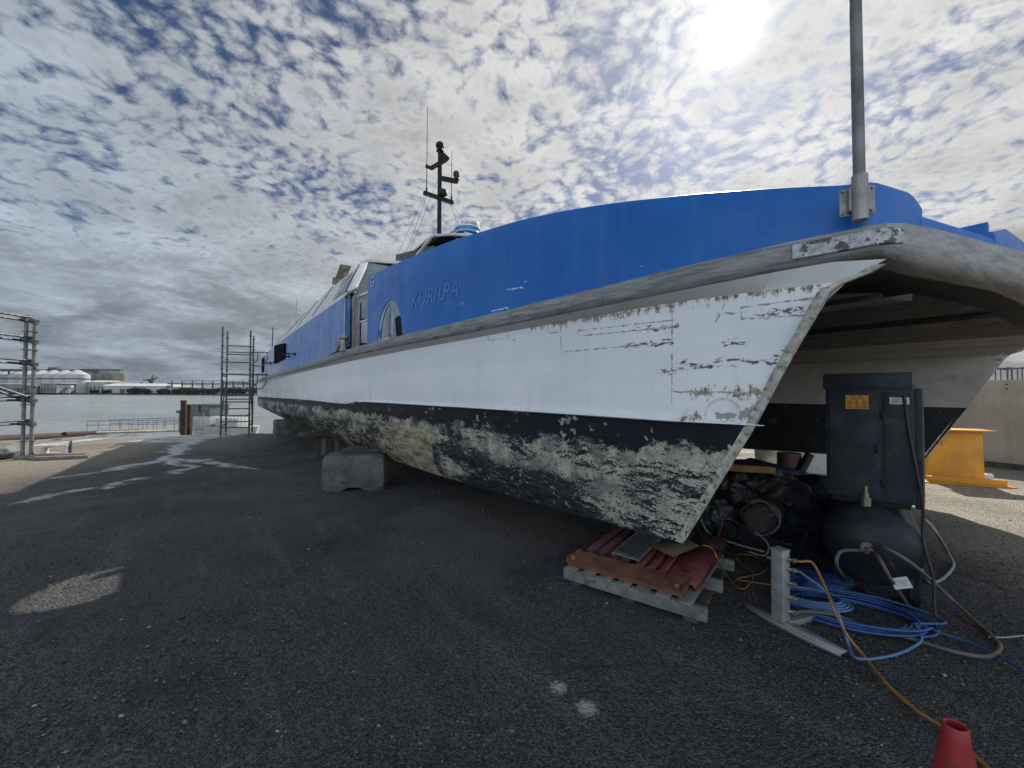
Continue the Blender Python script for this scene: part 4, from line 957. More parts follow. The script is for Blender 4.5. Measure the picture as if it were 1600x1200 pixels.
for z in (2.76, 3.78):
    mb = MB(); mb.cyl((.52, 0, z), (1.36, 0, z), .024, k=8); mb.cyl((1.3, 0, z), (1.0, 0, z - .62), .022, k=8); mb.cyl((1.0, 0, z - .62), (.52, 0, z - .6), .022, k=8); mb.cyl((.8, 0, z), (.8, 0, z - .35), .02, k=8); mb.cyl((.8, 0, z - .35), (.56, 0, z - .62), .02, k=8)
    mb.build('hop_up_bracket', M_scaf, sc)
mb = MB(); mb.cyl((1.34, 0, 3.1), (1.38, 0, 4.95), .024, k=8); mb.build('guard_post', M_scaf, sc)
s2 = empty('scaffold_tower', (-13.30, 11.35, gz(-13.30, 11.35)), R(0), 'pale steel scaffold bay with paired ledgers cut off by the left frame edge', 'scaffold', 'scaffold towers')
for x, y, h in ((0, 0, 3.95), (.12, .10, 3.85), (-.02, -2.5, 3.95), (.10, -2.4, 3.9)): standard('standard', x, y, h, s2, M_scaf2, .042)
for z in (.98, 1.62, 2.62, 3.25, 3.80):
    for x, dz_ in ((-.06, 0), (.06, .09)):
        mb = MB(); mb.cyl((x, .08, z + dz_), (x, -2.6, z + dz_), .030, k=8); mb.build('ledger', M_scaf, s2)
    mb = MB(); mb.cyl((-.15, 0, z), (.30, .06, z), .024, k=8); mb.build('transom_tube', M_scaf2, s2)
    mb = MB(); mb.box((.0, .0, z + .02), (.15, .15, .13)); mb.build('coupler', M_scaf, s2)
    mb = MB(); mb.box((.13, .09, z - .02), (.13, .13, .11)); mb.build('coupler', M_scaf, s2)
mb = MB(); mb.cyl((-.08, -.05, 1.66), (-.08, -2.4, 2.7), .03, k=8); mb.build('diagonal_brace', M_scaf2, s2)
mb = MB(); mb.cyl((.12, -.05, 1.72), (.12, -2.3, 2.6), .03, k=8); mb.build('diagonal_brace', M_scaf2, s2)
t = MB(); t.box((0, 0, .07), (1.5, .24, .10)); t.box((.35, -.3, .05), (1.2, .2, .09)); o = t.build('sole_board', M_timber, bevel=.006); o.location = (-12.75, 11.6, gz(-12.4, 11.5)); o.rotation_euler = (0, 0, R(20)); tag(o, 'pale timber sole boards on gravel at foot of the left scaffold', 'timber')
fx = empty('steel_clamp', (-13.0, 11.75, gz(-12.75, 11.75) + .11), R(20), 'white steel clamp box on the sole boards beside the left scaffold', 'clamp')
mb = MB(); mb.box((.15, 0, .22), (.55, .22, .05)); mb.box((-.1, 0, .1), (.07, .2, .22)); mb.box((.38, 0, .1), (.07, .2, .22)); mb.box((.15, 0, .01), (.5, .22, .03)); mb.build('body', plain('clamp_white', (.5, .5, .48), .5, var=.3, scale=8.), fx, bevel=.01)
mb = MB(); mb.cyl((.45, 0, .0), (.45, 0, .34), .03, k=8); mb.build('screw_rod', M_scaf, fx)

def blob(name, c, r_, m_, amp=.2, freq=3., sub=4, seed=0, sq=1., parent=None, rz=0):
    bm = bmesh.new(); bmesh.ops.create_icosphere(bm, subdivisions=sub, radius=1)
    for v in bm.verts:
        d_ = v.co.normalized(); k = d_ * freq + Vector((seed, seed * 2, 0))
        a = 1 + amp * (mnoise.noise(k) + .45 * (.5 - abs(mnoise.noise(k * 1.7)) * 1.6) + .16 * (.5 - abs(mnoise.noise(k * 3.7)) * 1.6))
        v.co = Vector((d_.x * r_[0], d_.y * r_[1], d_.z * r_[2])) * a
        if v.co.z < -r_[2] * sq: v.co.z = -r_[2] * sq
    me = bpy.data.meshes.new(name); bm.to_mesh(me); bm.free(); me.materials.append(m_)
    me.polygons.foreach_set('use_smooth', [True] * len(me.polygons))
    o = bpy.data.objects.new(name, me); COL.objects.link(o); o.location = c; o.rotation_euler = (0, 0, rz)
    if parent: o.parent = parent
    return o
M_tarpg = plain('tarp_grey', (.11, .12, .12), .7, var=.3, scale=4., bump=.4, bscale=14.)
tag(blob('tarp_bundle', (-14.2, 11.4, gz(-14, 11.4) + .2), (.55, .5, .26), M_tarpg, .15, 2.2, seed=3, sq=.85), 'grey tarpaulin bundle at left frame edge behind the scaffold', 'tarpaulin')

# ------------------------------------------------------------------ pallet and panels under the bow
pa = Vector((.45, 3.66, 0)); pb = Vector((1.36, 2.97, 0)); pdir = (pb - pa).normalized(); pang = math.atan2(pdir.y, pdir.x)
pal = empty('timber_pallet', (pa.x, pa.y, gz(pa.x, pa.y)), pang, 'weathered grey timber pallet carrying red panels below the bow', 'pallet')
for y in (.05, .60, 1.12):
    mb = MB(); mb.box((.575, y, .085), (1.165, .05, .095)); mb.build('bearer', plain('pallet_grey', (.16, .165, .155), .85, var=.3, scale=7., dirt=(.06, .07, .07), dscale=8., bump=.4), pal, bevel=.006)
for i in range(7):
    mb = MB(); mb.box((.08 + i * .155, .59, .143), (.105, 1.18, .02)); mb.build('deck_board', M_timber, pal, bevel=.005)
for i in range(3):
    mb = MB(); mb.box((.1 + i * .47, .59, .018), (.1, 1.1, .036)); mb.build('bottom_board', M_dtimber, pal, bevel=.005)
M_rust = plain('rusty_orange', (.145, .058, .035), .75, var=.35, scale=6., dirt=(.09, .05, .035), dscale=5., bump=.2)
M_red = plain('faded_red', (.115, .020, .021), .6, var=.35, scale=5., dirt=(.09, .05, .045), dscale=5., dlo=.52, dhi=.68, bump=.15)
M_redd = plain('dull_red', (.075, .032, .032), .7, var=.35, scale=5., dirt=(.07, .055, .05), dscale=4., dlo=.5, dhi=.65)
ty = empty('steel_tray', (pa.x, pa.y, gz(pa.x, pa.y) + .155), pang, 'rusty orange steel tray lying on the timber pallet', 'tray')
mb = MB(); mb.box((.50, .66, .022), (.98, 1.22, .012)); mb.build('plate', M_rust, ty)
mb = MB(); mb.bar((.012, .06, .045), (.012, 1.27, .045), .012, .04); mb.bar((.99, .06, .045), (.99, 1.27, .045), .012, .04); mb.add([(.02, .055, .03), (.98, .055, .03), (.98, .24, .075), (.02, .24, .075), (.02, .055, .0), (.98, .055, .0)], [(0, 1, 2, 3), (4, 5, 1, 0)]); mb.build('rim', M_rust, ty)
M_orange = plain('orange_paint', (.20, .07, .02), .55, var=.3, scale=9.)
for x in (.05, .93):
    mb = MB(); mb.lathe([(.024, 0), (.027, .015), (.022, .035), (.01, .04)], (x, .10, .04), k=14); mb.build('corner_knob', M_orange, ty)
def ribbed(name, x0, x1, y0, y1, z, nr, m_, tilt, label):
    o = empty(name, (pa.x, pa.y, gz(pa.x, pa.y) + z), pang, label, 'panel', 'ribbed red panels on the pallet')
    mb = MB(); prof = []
    wd = (x1 - x0) / nr
    for i in range(nr):
        a = x0 + i * wd; prof += [(a, 0), (a + wd * .42, 0), (a + wd * .50, .040), (a + wd * .85, .040), (a + wd * .93, 0)]
    prof.append((x1, 0))
    rows_ = [[(x, y0 + (y1 - y0) * t, zz + tilt * t) for x, zz in prof] for t in (0, .5, 1)]
    # rounded closed front
    k = len(prof)
    mb.grid(rows_, flip=False)
    b = mb.build('sheet', m_, o); so_ = b.modifiers.new('thickness', 'SOLIDIFY'); so_.thickness = .012
    mb = MB(); mb.add([(x, y0 - .002, zz) for x, zz in prof] + [(x0, y0 - .03, -.03), (x1, y0 - .03, -.03)], [tuple(range(k)) + (k + 1, k)])
    mb.build('end_flange', m_, o)
    return o
ribbed('ribbed_panel', .03, .47, .34, 1.40, .192, 4, M_redd, .035, 'dull red ribbed panel at left of the tray, beside the grey slotted plate')
ribbed('ribbed_panel', .52, .81, .24, 1.25, .190, 3, M_red, .06, 'bright red ribbed panel on right half of the rusty tray')
fp = empty('flat_panel', (pa.x, pa.y, gz(pa.x, pa.y) + .2), pang, 'plain red steel panel with slots, rightmost on the rusty tray', 'panel')
mb = MB(); mb.add([(.83, .16, .028), (1.03, .20, .005), (1.06, 1.30, .075), (.83, 1.25, .10), (1.045, .22, -.06), (1.075, 1.30, .01)], [(0, 1, 2, 3), (1, 4, 5, 2)]); b = mb.build('sheet', M_red, fp); b.modifiers.new('thickness', 'SOLIDIFY').thickness = .01
mb = MB(); mb.box((.93, .36, .036), (.06, .015, .004), ry=R(6)); mb.build('slot', M_black, fp)
mb = MB(); mb.box((.93, .75, .068), (.07, .02, .004)); mb.build('slot', M_black, fp)
sp_ = empty('slotted_plate', (pa.x, pa.y, gz(pa.x, pa.y) + .2), pang, 'grey slotted metal plate lying on the red ribbed panels', 'plate')
mb = MB(); mb.box((.46, .72, .082), (.24, .9, .012), rx=R(2.2), ry=R(3)); mb.build('sheet', plain('plate_grey', (.20, .21, .225), .5, .4, var=.2), sp_)
mb = MB()
for i in range(16): mb.box((.46, .34 + i * .05, .0905 + (i * .05 - .38) * .0385), (.20, .012, .004), rx=R(2.2), ry=R(3))
mb.build('slot', M_black, sp_)
cb = MB(); cb.add([(.55, .60, .085), (.80, .47, .085), (.93, .80, .11), (.72, 1.0, .105)], [(0, 1, 2, 3)]); o = cb.build('cardboard_sheet', plain('cardboard', (.11, .085, .055), .9, var=.2)); o.location = (pa.x, pa.y, gz(pa.x, pa.y) + .2); o.rotation_euler = (0, 0, pang); o.modifiers.new('thickness', 'SOLIDIFY').thickness = .006
tag(o, 'torn brown cardboard sheet on the red panels under the stem', 'cardboard')

# ------------------------------------------------------------------ compressor
CB = R(46); cdir = Vector((sin(CB), cos(CB), 0)); cfx = Vector((cos(CB), -sin(CB), 0))
corg = Vector((2.75, 3.65, 0))
cmp_ = empty('air_compressor', corg, math.atan2(cfx.y, cfx.x), 'dark grey upright air compressor cabinet on a black round tank', 'compressor')
M_cab = plain('cabinet_grey', (.028, .035, .043), .5, var=.25, scale=3., dirt=(.065, .066, .066), dscale=6., dlo=.52, dhi=.74, spec=.25)
M_tank = plain('tank_black', (.017, .020, .026), .42, var=.3, scale=4., dirt=(.05, .055, .06), dscale=3., dlo=.5, dhi=.75, spec=.25)
CW, CD = .56, .55
mb = MB(); mb.box((CW / 2, CD / 2, 1.26), (CW, CD, .92)); mb.build('cabinet', M_cab, cmp_, bevel=.012)
mb = MB(); mb.box((CW / 2 - .012, CD / 2, 1.775), (CW + .008, CD + .02, .135)); mb.build('hood', M_cab, cmp_, bevel=.01)
mb = MB(); mb.box((.19, -.006, 1.255), (.33, .012, .86)); mb.build('front_panel', M_cab, cmp_, bevel=.004)
mb = MB(); mb.box((.465, -.006, 1.255), (.17, .012, .86)); mb.build('front_panel', M_cab, cmp_, bevel=.004)
mb = MB(); mb.box((CW + .02, .20, 1.24), (.05, .3, .95)); mb.build('side_duct', M_cab, cmp_, bevel=.01)
for x in (.045, .335, .395, .535):
    for z in (.85, 1.66):
        mb = MB(); mb.cyl((x, -.012, z), (x, -.017, z), .006, k=8); mb.build('bolt', M_black, cmp_)
for z in (.95, 1.5):
    mb = MB(); mb.box((.372, -.014, z), (.018, .016, .06)); mb.build('hinge', M_black, cmp_, bevel=.003)
mb = MB(); mb.box((.335, -.016, 1.22), (.02, .018, .07)); mb.build('latch', M_black, cmp_, bevel=.004)
M_sticker = plain('warning_orange', (.58, .26, .025), .5, var=.12, scale=12.)
mb = MB(); mb.box((.215, -.0145, 1.60), (.150, .003, .115)); st_ = mb.build('warning_sticker', M_sticker, cmp_)
mb = MB()
for r_, n_ in ((0, 2), (1, 3), (2, 3)):
    for i in range(n_):
        cx_ = .215 + (i - (n_ - 1) / 2) * .047; cz_ = 1.641 - r_ * .037; h = .017
        tri = [Vector((cx_ - .0205, -.0175, cz_ - h)), Vector((cx_ + .0205, -.0175, cz_ - h)), Vector((cx_, -.0175, cz_ + h))]
        cen = sum(tri, Vector()) / 3
        inn = [cen + (q_ - cen) * .80 for q_ in tri]
        mb.add(tri + inn, [(0, 1, 4, 3), (1, 2, 5, 4), (2, 0, 3, 5)])
        mb.add([cen + Vector((a * .0055, 0, b * .0055)) for a, b in ((-1, -1), (.4, -1), (1, .2), (.2, 1.3), (-.8, .6))], [(0, 1, 2, 3, 4)])
mb.build('warning_symbol', M_ink, st_)
mb = MB(); mb.box((.475, -.0145, 1.615), (.115, .003, .055)); lb_ = mb.build('rating_label', plain('label_white', (.6, .6, .58), .5, var=.2, scale=40.), cmp_)
mb = MB()
for i in range(5): mb.box((.45, -.0172, 1.635 - i * .009), (.045, .0015, .003))
mb.box((.51, -.0172, 1.618), (.02, .0015, .028)); mb.build('label_print', plain('print_grey', (.15, .15, .15), .5), lb_)
# tank: axis runs back under the cabinet
TR = .325
ta = Vector((.29, -.02, .45))
mb = MB(); prof = [(TR * sin(R(a)), -.21 * cos(R(a))) for a in range(4, 91, 6)] + [(TR, .95)] + [(TR * cos(R(a)), .95 + .2 * sin(R(a))) for a in range(8, 88, 8)]
mb.lathe(prof, ta, axis=(-.10, 1, 0), k=40); mb.build('receiver_tank', M_tank, cmp_, ang=60)
mb = MB(); mb.cyl(ta + Vector((.0, -.26, .02)), ta + Vector((0, -.18, .02)), .034, k=12); mb.cyl(ta + Vector((0, -.235, .02)), ta + Vector((0, -.222, .02)), .042, k=16); mb.build('tank_port', M_alu, cmp_)
mb = MB(); mb.cyl((.27, -.07, .76), (.27, -.07, .83), .035, k=10); mb.cyl((.27, -.07, .83), (.27, -.07, .86), .022, k=10); mb.cyl((.27, -.07, .86), (.27, -.07, .92), .014, k=8); mb.build('relief_valve', plain('valve_brass', (.30, .27, .20), .4, .7), cmp_)
for x in (.06, .48):
    for y in (.12, .85):
        mb = MB(); mb.box((x, y, .11), (.06, .12, .24)); mb.build('foot', M_black, cmp_)
mb = MB(); mb.box((CW / 2, CD / 2, .78), (CW - .06, CD - .05, .05)); mb.build('mounting_frame', M_black, cmp_)
mb = MB(); mb.box((.56, .10, .28), (.035, .22, .56)); mb.build('support_plate', M_black, cmp_, bevel=.004)
mb = MB(); mb.tube([(.50, -.02, 1.66), (.51, -.03, 1.58), (.525, -.03, 1.4), (.565, -.03, 1.1), (.60, -.02, .8), (.60, -.04, .55), (.65, -.1, .3), (.66, -.16, .06), (.72, -.2, .03)], .0105); mb.build('power_lead', M_wirey, cmp_)

# ------------------------------------------------------------------ machinery pile under the bow, between the hulls
M_tarp = plain('tarp_navy', (.010, .013, .027), .65, var=.5, scale=3., bump=.5, bscale=8., spec=.2)
M_wrap = plain('wrap_plastic', (.052, .052, .052), .42, var=.7, scale=6., dirt=(.015, .015, .015), dscale=5., bump=.5, bscale=12.)
def at(px, py, Y):   # a pixel of the 1600x1200 photograph at forward distance Y
    dv = fw * 1.0 + rt * ((px - 800) / 650) + up * ((600 - py) / 650); return Vector((0, 0, EYE)) + dv * (Y / dv.y)
gb = empty('marine_gearbox', (2.35, 4.45, 0), R(-25), 'greasy gearbox wrapped in torn grey plastic with a round flange', 'gearbox')
def gl(P): return gb.matrix_basis.inverted() @ P
gb_inv = (Matrix.Translation((2.35, 4.45, 0)) @ Matrix.Rotation(R(-25), 4, 'Z')).inverted()
P = gb_inv @ at(1195, 800, 4.35)
for k_, (px, py, Y, r3, am) in enumerate(((1205, 770, 4.75, (.26, .30, .22), .34), (1150, 770, 4.85, (.20, .26, .20), .40), (1225, 820, 4.6, (.17, .22, .22), .42), (1120, 805, 4.6, (.20, .22, .17), .40), (1175, 755, 5.0, (.20, .2, .14), .4))):
    b = blob('plastic_wrap', gb_inv @ at(px, py, Y), r3, M_wrap, am, 2.3, 5, seed=5 + k_ * 3, parent=gb)
mb = MB(); mb.cyl(gb_inv @ at(1130, 790, 4.7), gb_inv @ at(1215, 775, 4.9), .16, k=20); mb.box(gb_inv @ at(1190, 835, 4.75), (.7, .5, .34)); mb.build('housing', plain('greasy_black', (.018, .018, .02), .5, .3, var=.5, scale=8., spec=.3), gb, bevel=.02)
for k_, (px, py, Y, r_) in enumerate(((1245, 770, 4.45, .13), (1138, 828, 4.3, .09))):
    c_ = gb_inv @ at(px, py, Y); mb = MB(); mb.lathe([(r_ * .35, -.05), (r_, -.05), (r_, -.03), (r_ * .9, -.01), (r_ * .9, .01), (r_, .03), (r_, .05), (r_ * .35, .05), (r_ * .3, .09)], c_, axis=(-.35, -1, .1), k=26); mb.build('pulley', M_black, gb)
for k_, pts in enumerate((((1100, 770, 4.6), (1118, 790, 4.3), (1128, 815, 4.2), (1122, 840, 4.2), (1130, 858, 4.1)), ((1095, 812, 4.3), (1110, 835, 4.2), (1150, 850, 4.1), (1195, 862, 4.0)), ((1150, 750, 4.8), (1175, 765, 4.5), (1180, 790, 4.3), (1165, 800, 4.25)), ((1215, 760, 4.6), (1245, 790, 4.4), (1262, 825, 4.3), (1250, 855, 4.2)), ((1180, 830, 4.1), (1200, 850, 4.0), (1195, 868, 4.0), (1170, 862, 4.0)))):
    mb = MB(); mb.tube([gb_inv @ at(*q_) for q_ in pts], (.014, .010, .018, .020, .008)[k_], smooth=6); mb.build('service_hose', (M_wirey, M_tarpg, M_wirey, M_wirey, M_tarpg)[k_], gb)
ax_ = (gb_inv @ at(1165, 822, 3.8)) - (gb_inv @ at(1195, 800, 4.4))
mb = MB(); mb.lathe([(.17, 0), (.17, .3), (.145, .31), (.145, .44), (.12, .46)], gb_inv @ at(1200, 800, 4.45), axis=ax_, k=28); mb.build('flange', plain('rusty_flange', (.035, .026, .024), .7, .3, var=.4, scale=9.), gb)
for q_ in (.30, .345, .39):
    mb = MB(); c_ = (gb_inv @ at(1200, 800, 4.45)) + ax_.normalized() * q_; x_ = ax_.normalized().orthogonal().normalized(); y_ = ax_.normalized().cross(x_)
    mb.tube([c_ + (x_ * cos(R(a)) + y_ * sin(R(a))) * (.160 + .012 * sin(a * .07 + q_ * 30)) for a in range(0, 361, 20)], .006, k=6, smooth=2); mb.build('tie_wire', M_tarpg, gb)
mb = MB()
for a in range(0, 360, 30):
    mb = MB(); c_ = (gb_inv @ at(1200, 800, 4.45)) + ax_.normalized() * .44; mb.cyl(c_ + (x_ * cos(R(a)) + y_ * sin(R(a))) * .130, c_ + (x_ * cos(R(a)) + y_ * sin(R(a))) * .130 + ax_.normalized() * .035, .014, k=6); mb.build('bolt', M_black, gb)
eg = at(1262, 800, 4.75)
en = blob('covered_engine', (eg.x, eg.y, .32), (.62, .56, .42), M_tarp, .18, 2.1, 5, seed=2, sq=.8); tag(en, 'engine bulk under a navy tarpaulin beside the compressor', 'engine')
en = blob('navy_tarpaulin', tuple(at(1180, 752, 5.5)), (.62, .5, .27), M_tarp, .2, 2.3, 5, seed=11); tag(en, 'navy tarpaulin heaped over crates behind the gearbox', 'tarpaulin')
bm_ = empty('yellow_beam', at(1168, 732, 4.6), 0, 'mustard yellow timber beam lying across the machinery under the bow', 'beam')
mb = MB(); d_ = at(1208, 735, 4.6) - at(1128, 730, 4.6); mb.bar(-d_ * .6, d_ * .5, .09, .07); mb.build('beam_body', plain('mustard', (.23, .13, .025), .7, var=.3, scale=6.), bm_, bevel=.005)
cr_ = empty('storage_crate', at(1195, 770, 5.4) * 1 - Vector((0, 0, at(1195, 770, 5.4).z)), R(-30), 'dark crate behind the wrapped gearbox under the tarpaulin', 'crate')
mb = MB(); mb.box((0, 0, .33), (.95, .8, .66)); mb.build('crate_body', M_dtimber, cr_, bevel=.01)
mb = MB()
for z in (.12, .34, .56): mb.box((0, -.41, z), (.97, .02, .14))
mb.build('slat', M_dtimber, cr_)
for i, (px, py, Y, r_, m_, lab) in enumerate(((1233, 718, 6.4, .16, plain('rust_brown', (.10, .06, .04), .8), 'brown rusted steel drum standing behind the tarpaulin'), (1253, 722, 6.2, .06, M_black, 'black pipe end leaning up among the machinery'))):
    p_ = at(px, py, Y); e_ = empty('steel_drum' if i == 0 else 'pipe_offcut', (p_.x, p_.y, 0), 0, lab, 'drum' if i == 0 else 'pipe')
    mb = MB()
    if i == 0: mb.lathe([(r_, 0), (r_, .3), (r_ * 1.05, .31), (r_, .32), (r_, p_.z + .1), (r_ * .9, p_.z + .1)], k=20)
    else: mb.cyl((-.15, 0, .3), (.12, 0, p_.z + .12), r_, k=14)
    mb.build('shell', m_, e_)
M_wbox = plain('box_white', (.50, .52, .52), .5, var=.12, scale=4., dirt=(.3, .29, .26), dscale=4.)
for i, (px, Y, sx, sy, sz, lab) in enumerate(((1222, 9.6, .55, .5, 1.25, 'narrow white cabinet seen beyond the hulls, left of the white box'), (1268, 9.3, .8, .7, 1.15, 'wide white box with lid seen between hull and compressor'))):
    p_ = at(px, 720, Y); e_ = empty('storage_box', (p_.x, p_.y, gz(p_.x, p_.y)), R(-32), lab, 'box', 'white boxes beyond the hulls')
    mb = MB(); mb.box((0, 0, sz * .45), (sx, sy, sz * .9)); mb.build('box_body', M_wbox, e_, bevel=.02)
    mb = MB(); mb.box((0, 0, sz * .93), (sx + .04, sy + .04, sz * .06)); mb.build('lid', M_wbox, e_, bevel=.01)
    mb = MB(); mb.box((.1, -sy / 2 - .008, sz * .62), (.08, .015, .12)); mb.build('latch', M_galv, e_)
p_ = at(1198, 715, 9.0); e_ = empty('plastic_tub', (p_.x, p_.y, gz(p_.x, p_.y)), 0, 'pale yellow plastic tub beyond the keel of the far hull', 'tub')
mb = MB(); mb.lathe([(.2, .0), (.24, .6), (.28, .62), (.28, .8), (.22, .8)], k=20); mb.build('tub_body', plain('tub_cream', (.48, .46, .34), .5), e_)

# ------------------------------------------------------------------ aluminium air manifold stand, hoses
st0 = Vector((2.13, 3.10, 0)); ang = math.atan2(2.65 - 3.27, 2.09 - 1.85)
sa, sbp = Vector((1.84, 3.27, 0)), Vector((2.10, 2.66, 0)); sdv = (sbp - sa); slen = sdv.length; sang = math.atan2(sdv.y, sdv.x)
stn = empty('air_manifold_stand', sa + Vector((0, 0, .0)), sang, 'welded aluminium tee stand with square post and hose fittings', 'stand')
M_alub = plain('mill_aluminium', (.31, .315, .32), .5, .45, var=.15, scale=10., dirt=(.25, .24, .22), dscale=12., bump=.08)
mb = MB(); hl = slen
mb.add([(0, -.030, .034), (hl * .3, -.045, .034), (hl * .7, -.045, .034), (hl, -.030, .034), (hl, .045, .034), (hl * .7, .06, .034), (hl * .3, .06, .034), (0, .045, .034)], [tuple(range(8))])
mb.add([(0, -.031, .034), (hl * .3, -.046, .034), (hl * .7, -.046, .034), (hl, -.031, .034), (hl, -.031, .012), (hl * .7, -.046, .0), (hl * .3, -.046, .0), (0, -.031, .012)], [(0, 1, 6, 7), (1, 2, 5, 6), (2, 3, 4, 5)])
mb.build('base_angle', M_alub, stn).modifiers.new('thickness', 'SOLIDIFY').thickness = .006
mb = MB(); mb.bar((hl * .42, .04, .02), (hl * .42, .36, .02), .075, .04); mb.build('back_leg', M_alub, stn, bevel=.003)
mb = MB(); mb.box((hl * .36, .035, .275), (.085, .085, .50)); mb.build('post', M_alub, stn, bevel=.006)
mb = MB(); mb.box((hl * .36, .035, .53), (.092, .092, .012)); mb.build('post_cap', M_alub, stn, bevel=.003)
for z in (.47, .40, .30, .20, .10):
    mb = MB(); mb.cyl((hl * .36 + .04, .06, z), (hl * .36 + .09, .075, z), .012, k=8); mb.cyl((hl * .36 + .07, .07, z), (hl * .36 + .085, .073, z), .019, k=6); mb.build('hose_fitting', plain('fitting_brass', (.28, .24, .16), .4, .7), stn)
mb = MB(); mb.cyl((hl * .36 - .045, .03, .44), (hl * .36 - .09, .03, .44), .012, k=8); mb.build('hose_fitting', M_alu, stn)

def gp(px, py, z=.02):
    dv = fw + rt * ((px - 800) / 650) + up * ((600 - py) / 650)
    t_ = (z - EYE) / dv.z; P_ = Vector((0, 0, EYE)) + dv * t_
    return Vector((P_.x, P_.y, z + gz(P_.x, P_.y)))
M_hblue = plain('hose_blue', (.022, .070, .22), .35, var=.2, scale=6.)
M_hlight = plain('hose_pale_blue', (.075, .15, .31), .35, var=.2, scale=6.)
M_horange = plain('hose_orange', (.28, .125, .03), .5, var=.2, scale=5.)
M_hbeige = plain('hose_beige', (.10, .09, .07), .6, var=.25, scale=5.)
M_hgrey = plain('hose_grey', (.24, .235, .22), .5, var=.2, scale=5.)
def hose(name, pts, r_, m_, label, cat='hose', group=None):
    mb = MB(); mb.tube(pts, r_, k=10, smooth=8); o = mb.build(name, m_, ang=80); return tag(o, label, cat, group)
random.seed(3)
coil = []; cc = Vector((2.58, 3.17, 0)); ca = R(-24)
for i in range(0, 360 * 8, 20):
    t = i / 360; rx = .50 - .045 * (t % 4) + .015 * sin(t * 5); ry = .30 - .02 * (t % 3)
    x, y = rx * cos(R(i)), ry * sin(R(i)); off = Vector((.04 * sin(t * 2.1), .03 * cos(t * 1.7), 0))
    coil.append(cc + off + Vector((x * cos(ca) - y * sin(ca), x * sin(ca) + y * cos(ca), .012 + .009 * (t % 5) + .006 * sin(i * .03))))
o = hose('air_hose', coil, .0095, M_hblue, 'blue air hose lying coiled on gravel behind the aluminium stand', group='hoses around the stand')
coil2 = []
for i in range(0, 360 * 4, 20):
    t = i / 360; rx, ry = .27 - .02 * t, .17 - .012 * t; x, y = rx * cos(R(i + 40)), ry * sin(R(i + 40))
    coil2.append(Vector((2.36, 3.30, .045 + .012 * t)) + Vector((x * cos(ca) - y * sin(ca), x * sin(ca) + y * cos(ca), 0)))
hose('air_hose', coil2, .009, M_hlight, 'small inner coil of pale blue hose resting on the larger coil', group='hoses around the stand')
pf = Vector(stn.location) + Matrix.Rotation(sang, 3, 'Z') @ Vector((slen * .36 + .09, .075, 0))
hose('air_hose', [pf + Vector((0, 0, .40)), pf + Vector((.06, .03, .37)), at(1290, 925, 3.05), at(1308, 955, 2.85) , gp(1325, 1005, .03), gp(1332, 1024), gp(1352, 1030), gp(1395, 1024), gp(1425, 1012), gp(1440, 998, .03), gp(1430, 975, .05)], .0095, M_hlight, 'blue hose dropping from upper fitting of the stand onto the gravel', group='hoses around the stand')
hose('air_hose', [gp(1435, 975, .04), gp(1480, 992), gp(1530, 1010), gp(1570, 1030), gp(1620, 1062), gp(1680, 1100)], .008, M_hblue, 'blue hose tail running off the right frame edge', group='hoses around the stand')
hose('air_hose', [pf + Vector((0, 0, .47)), pf + Vector((.05, .02, .46)), at(1270, 880, 3.02), at(1288, 915, 2.9), at(1302, 950, 2.75), gp(1322, 990, .1), gp(1350, 1025), gp(1385, 1068), gp(1430, 1108), gp(1475, 1138), gp(1520, 1178), gp(1560, 1215)], .0088, M_horange, 'long orange hose running from the stand towards the red cone', group='hoses around the stand')
tp = Matrix.Translation(corg) @ Matrix.Rotation(math.atan2(cfx.y, cfx.x), 4, 'Z') @ (ta + Vector((0, -.27, .02)))
hose('air_hose', [pf + Vector((-.02, 0, .10)), pf + Vector((.08, .03, .10)), gp(1300, 960, .06), gp(1350, 977, .02), gp(1430, 1000), gp(1490, 1018), gp(1540, 1026), gp(1562, 1015), gp(1556, 1000), gp(1525, 972), gp(1480, 930, .1), at(1430, 885, 3.0), at(1385, 857, 3.05), tp + Vector((.05, -.02, .02)), tp], .013, M_hbeige, 'thick beige hose looping from tank port to foot of the stand', group='hoses around the stand')
hose('air_hose', [tp + Vector((0, 0, -.01)), tp + Vector((-.08, -.03, .0)), at(1313, 862, 3.05), at(1308, 885, 3.05), gp(1325, 905, .06), gp(1360, 926), gp(1395, 940), gp(1425, 948)], .012, M_hbeige, 'beige hose making a left-hand loop below the tank port', group='hoses around the stand')
hose('air_hose', [tp + Vector((.02, -.02, -.02)), at(1372, 870, 3.0), at(1392, 905, 2.95), gp(1418, 945)], .0125, M_hbeige, 'short stiff beige hose hanging straight from tank port to ground', group='hoses around the stand')
hose('air_hose', [at(1438, 806, 3.5), at(1455, 822, 3.55), at(1468, 840, 3.6), gp(1482, 865, .1), gp(1490, 882), gp(1482, 896), gp(1466, 908), gp(1450, 908), gp(1440, 890, .06), gp(1437, 870, .25)], .013, M_hgrey, 'pale grey hose hanging off right side of the compressor', group='hoses around the stand')
hose('air_hose', [gp(1545, 995), gp(1570, 996), gp(1600, 993), gp(1640, 990)], .006, M_hgrey, 'thin grey hose leaving the beige loop at right frame edge', group='hoses around the stand')
hose('electric_cord', [tp + Vector((.03, 0, .02)), at(1385, 870, 3.0), at(1398, 890, 2.95), gp(1412, 912, .06), gp(1440, 935), gp(1480, 965), gp(1530, 985)], .0035, plain('cord_red', (.16, .03, .035), .5), 'thin red cord carrying a white tag below the tank', 'cord')
tgp = at(1408, 911, 2.95); e_ = empty('paper_tag', tgp, R(-45), 'white printed tag on the thin red cord', 'tag')
mb = MB(); mb.box((0, 0, 0), (.10, .002, .075), ry=R(-25)); mb.build('card', plain('tag_white', (.62, .62, .6), .6, var=.05), e_)
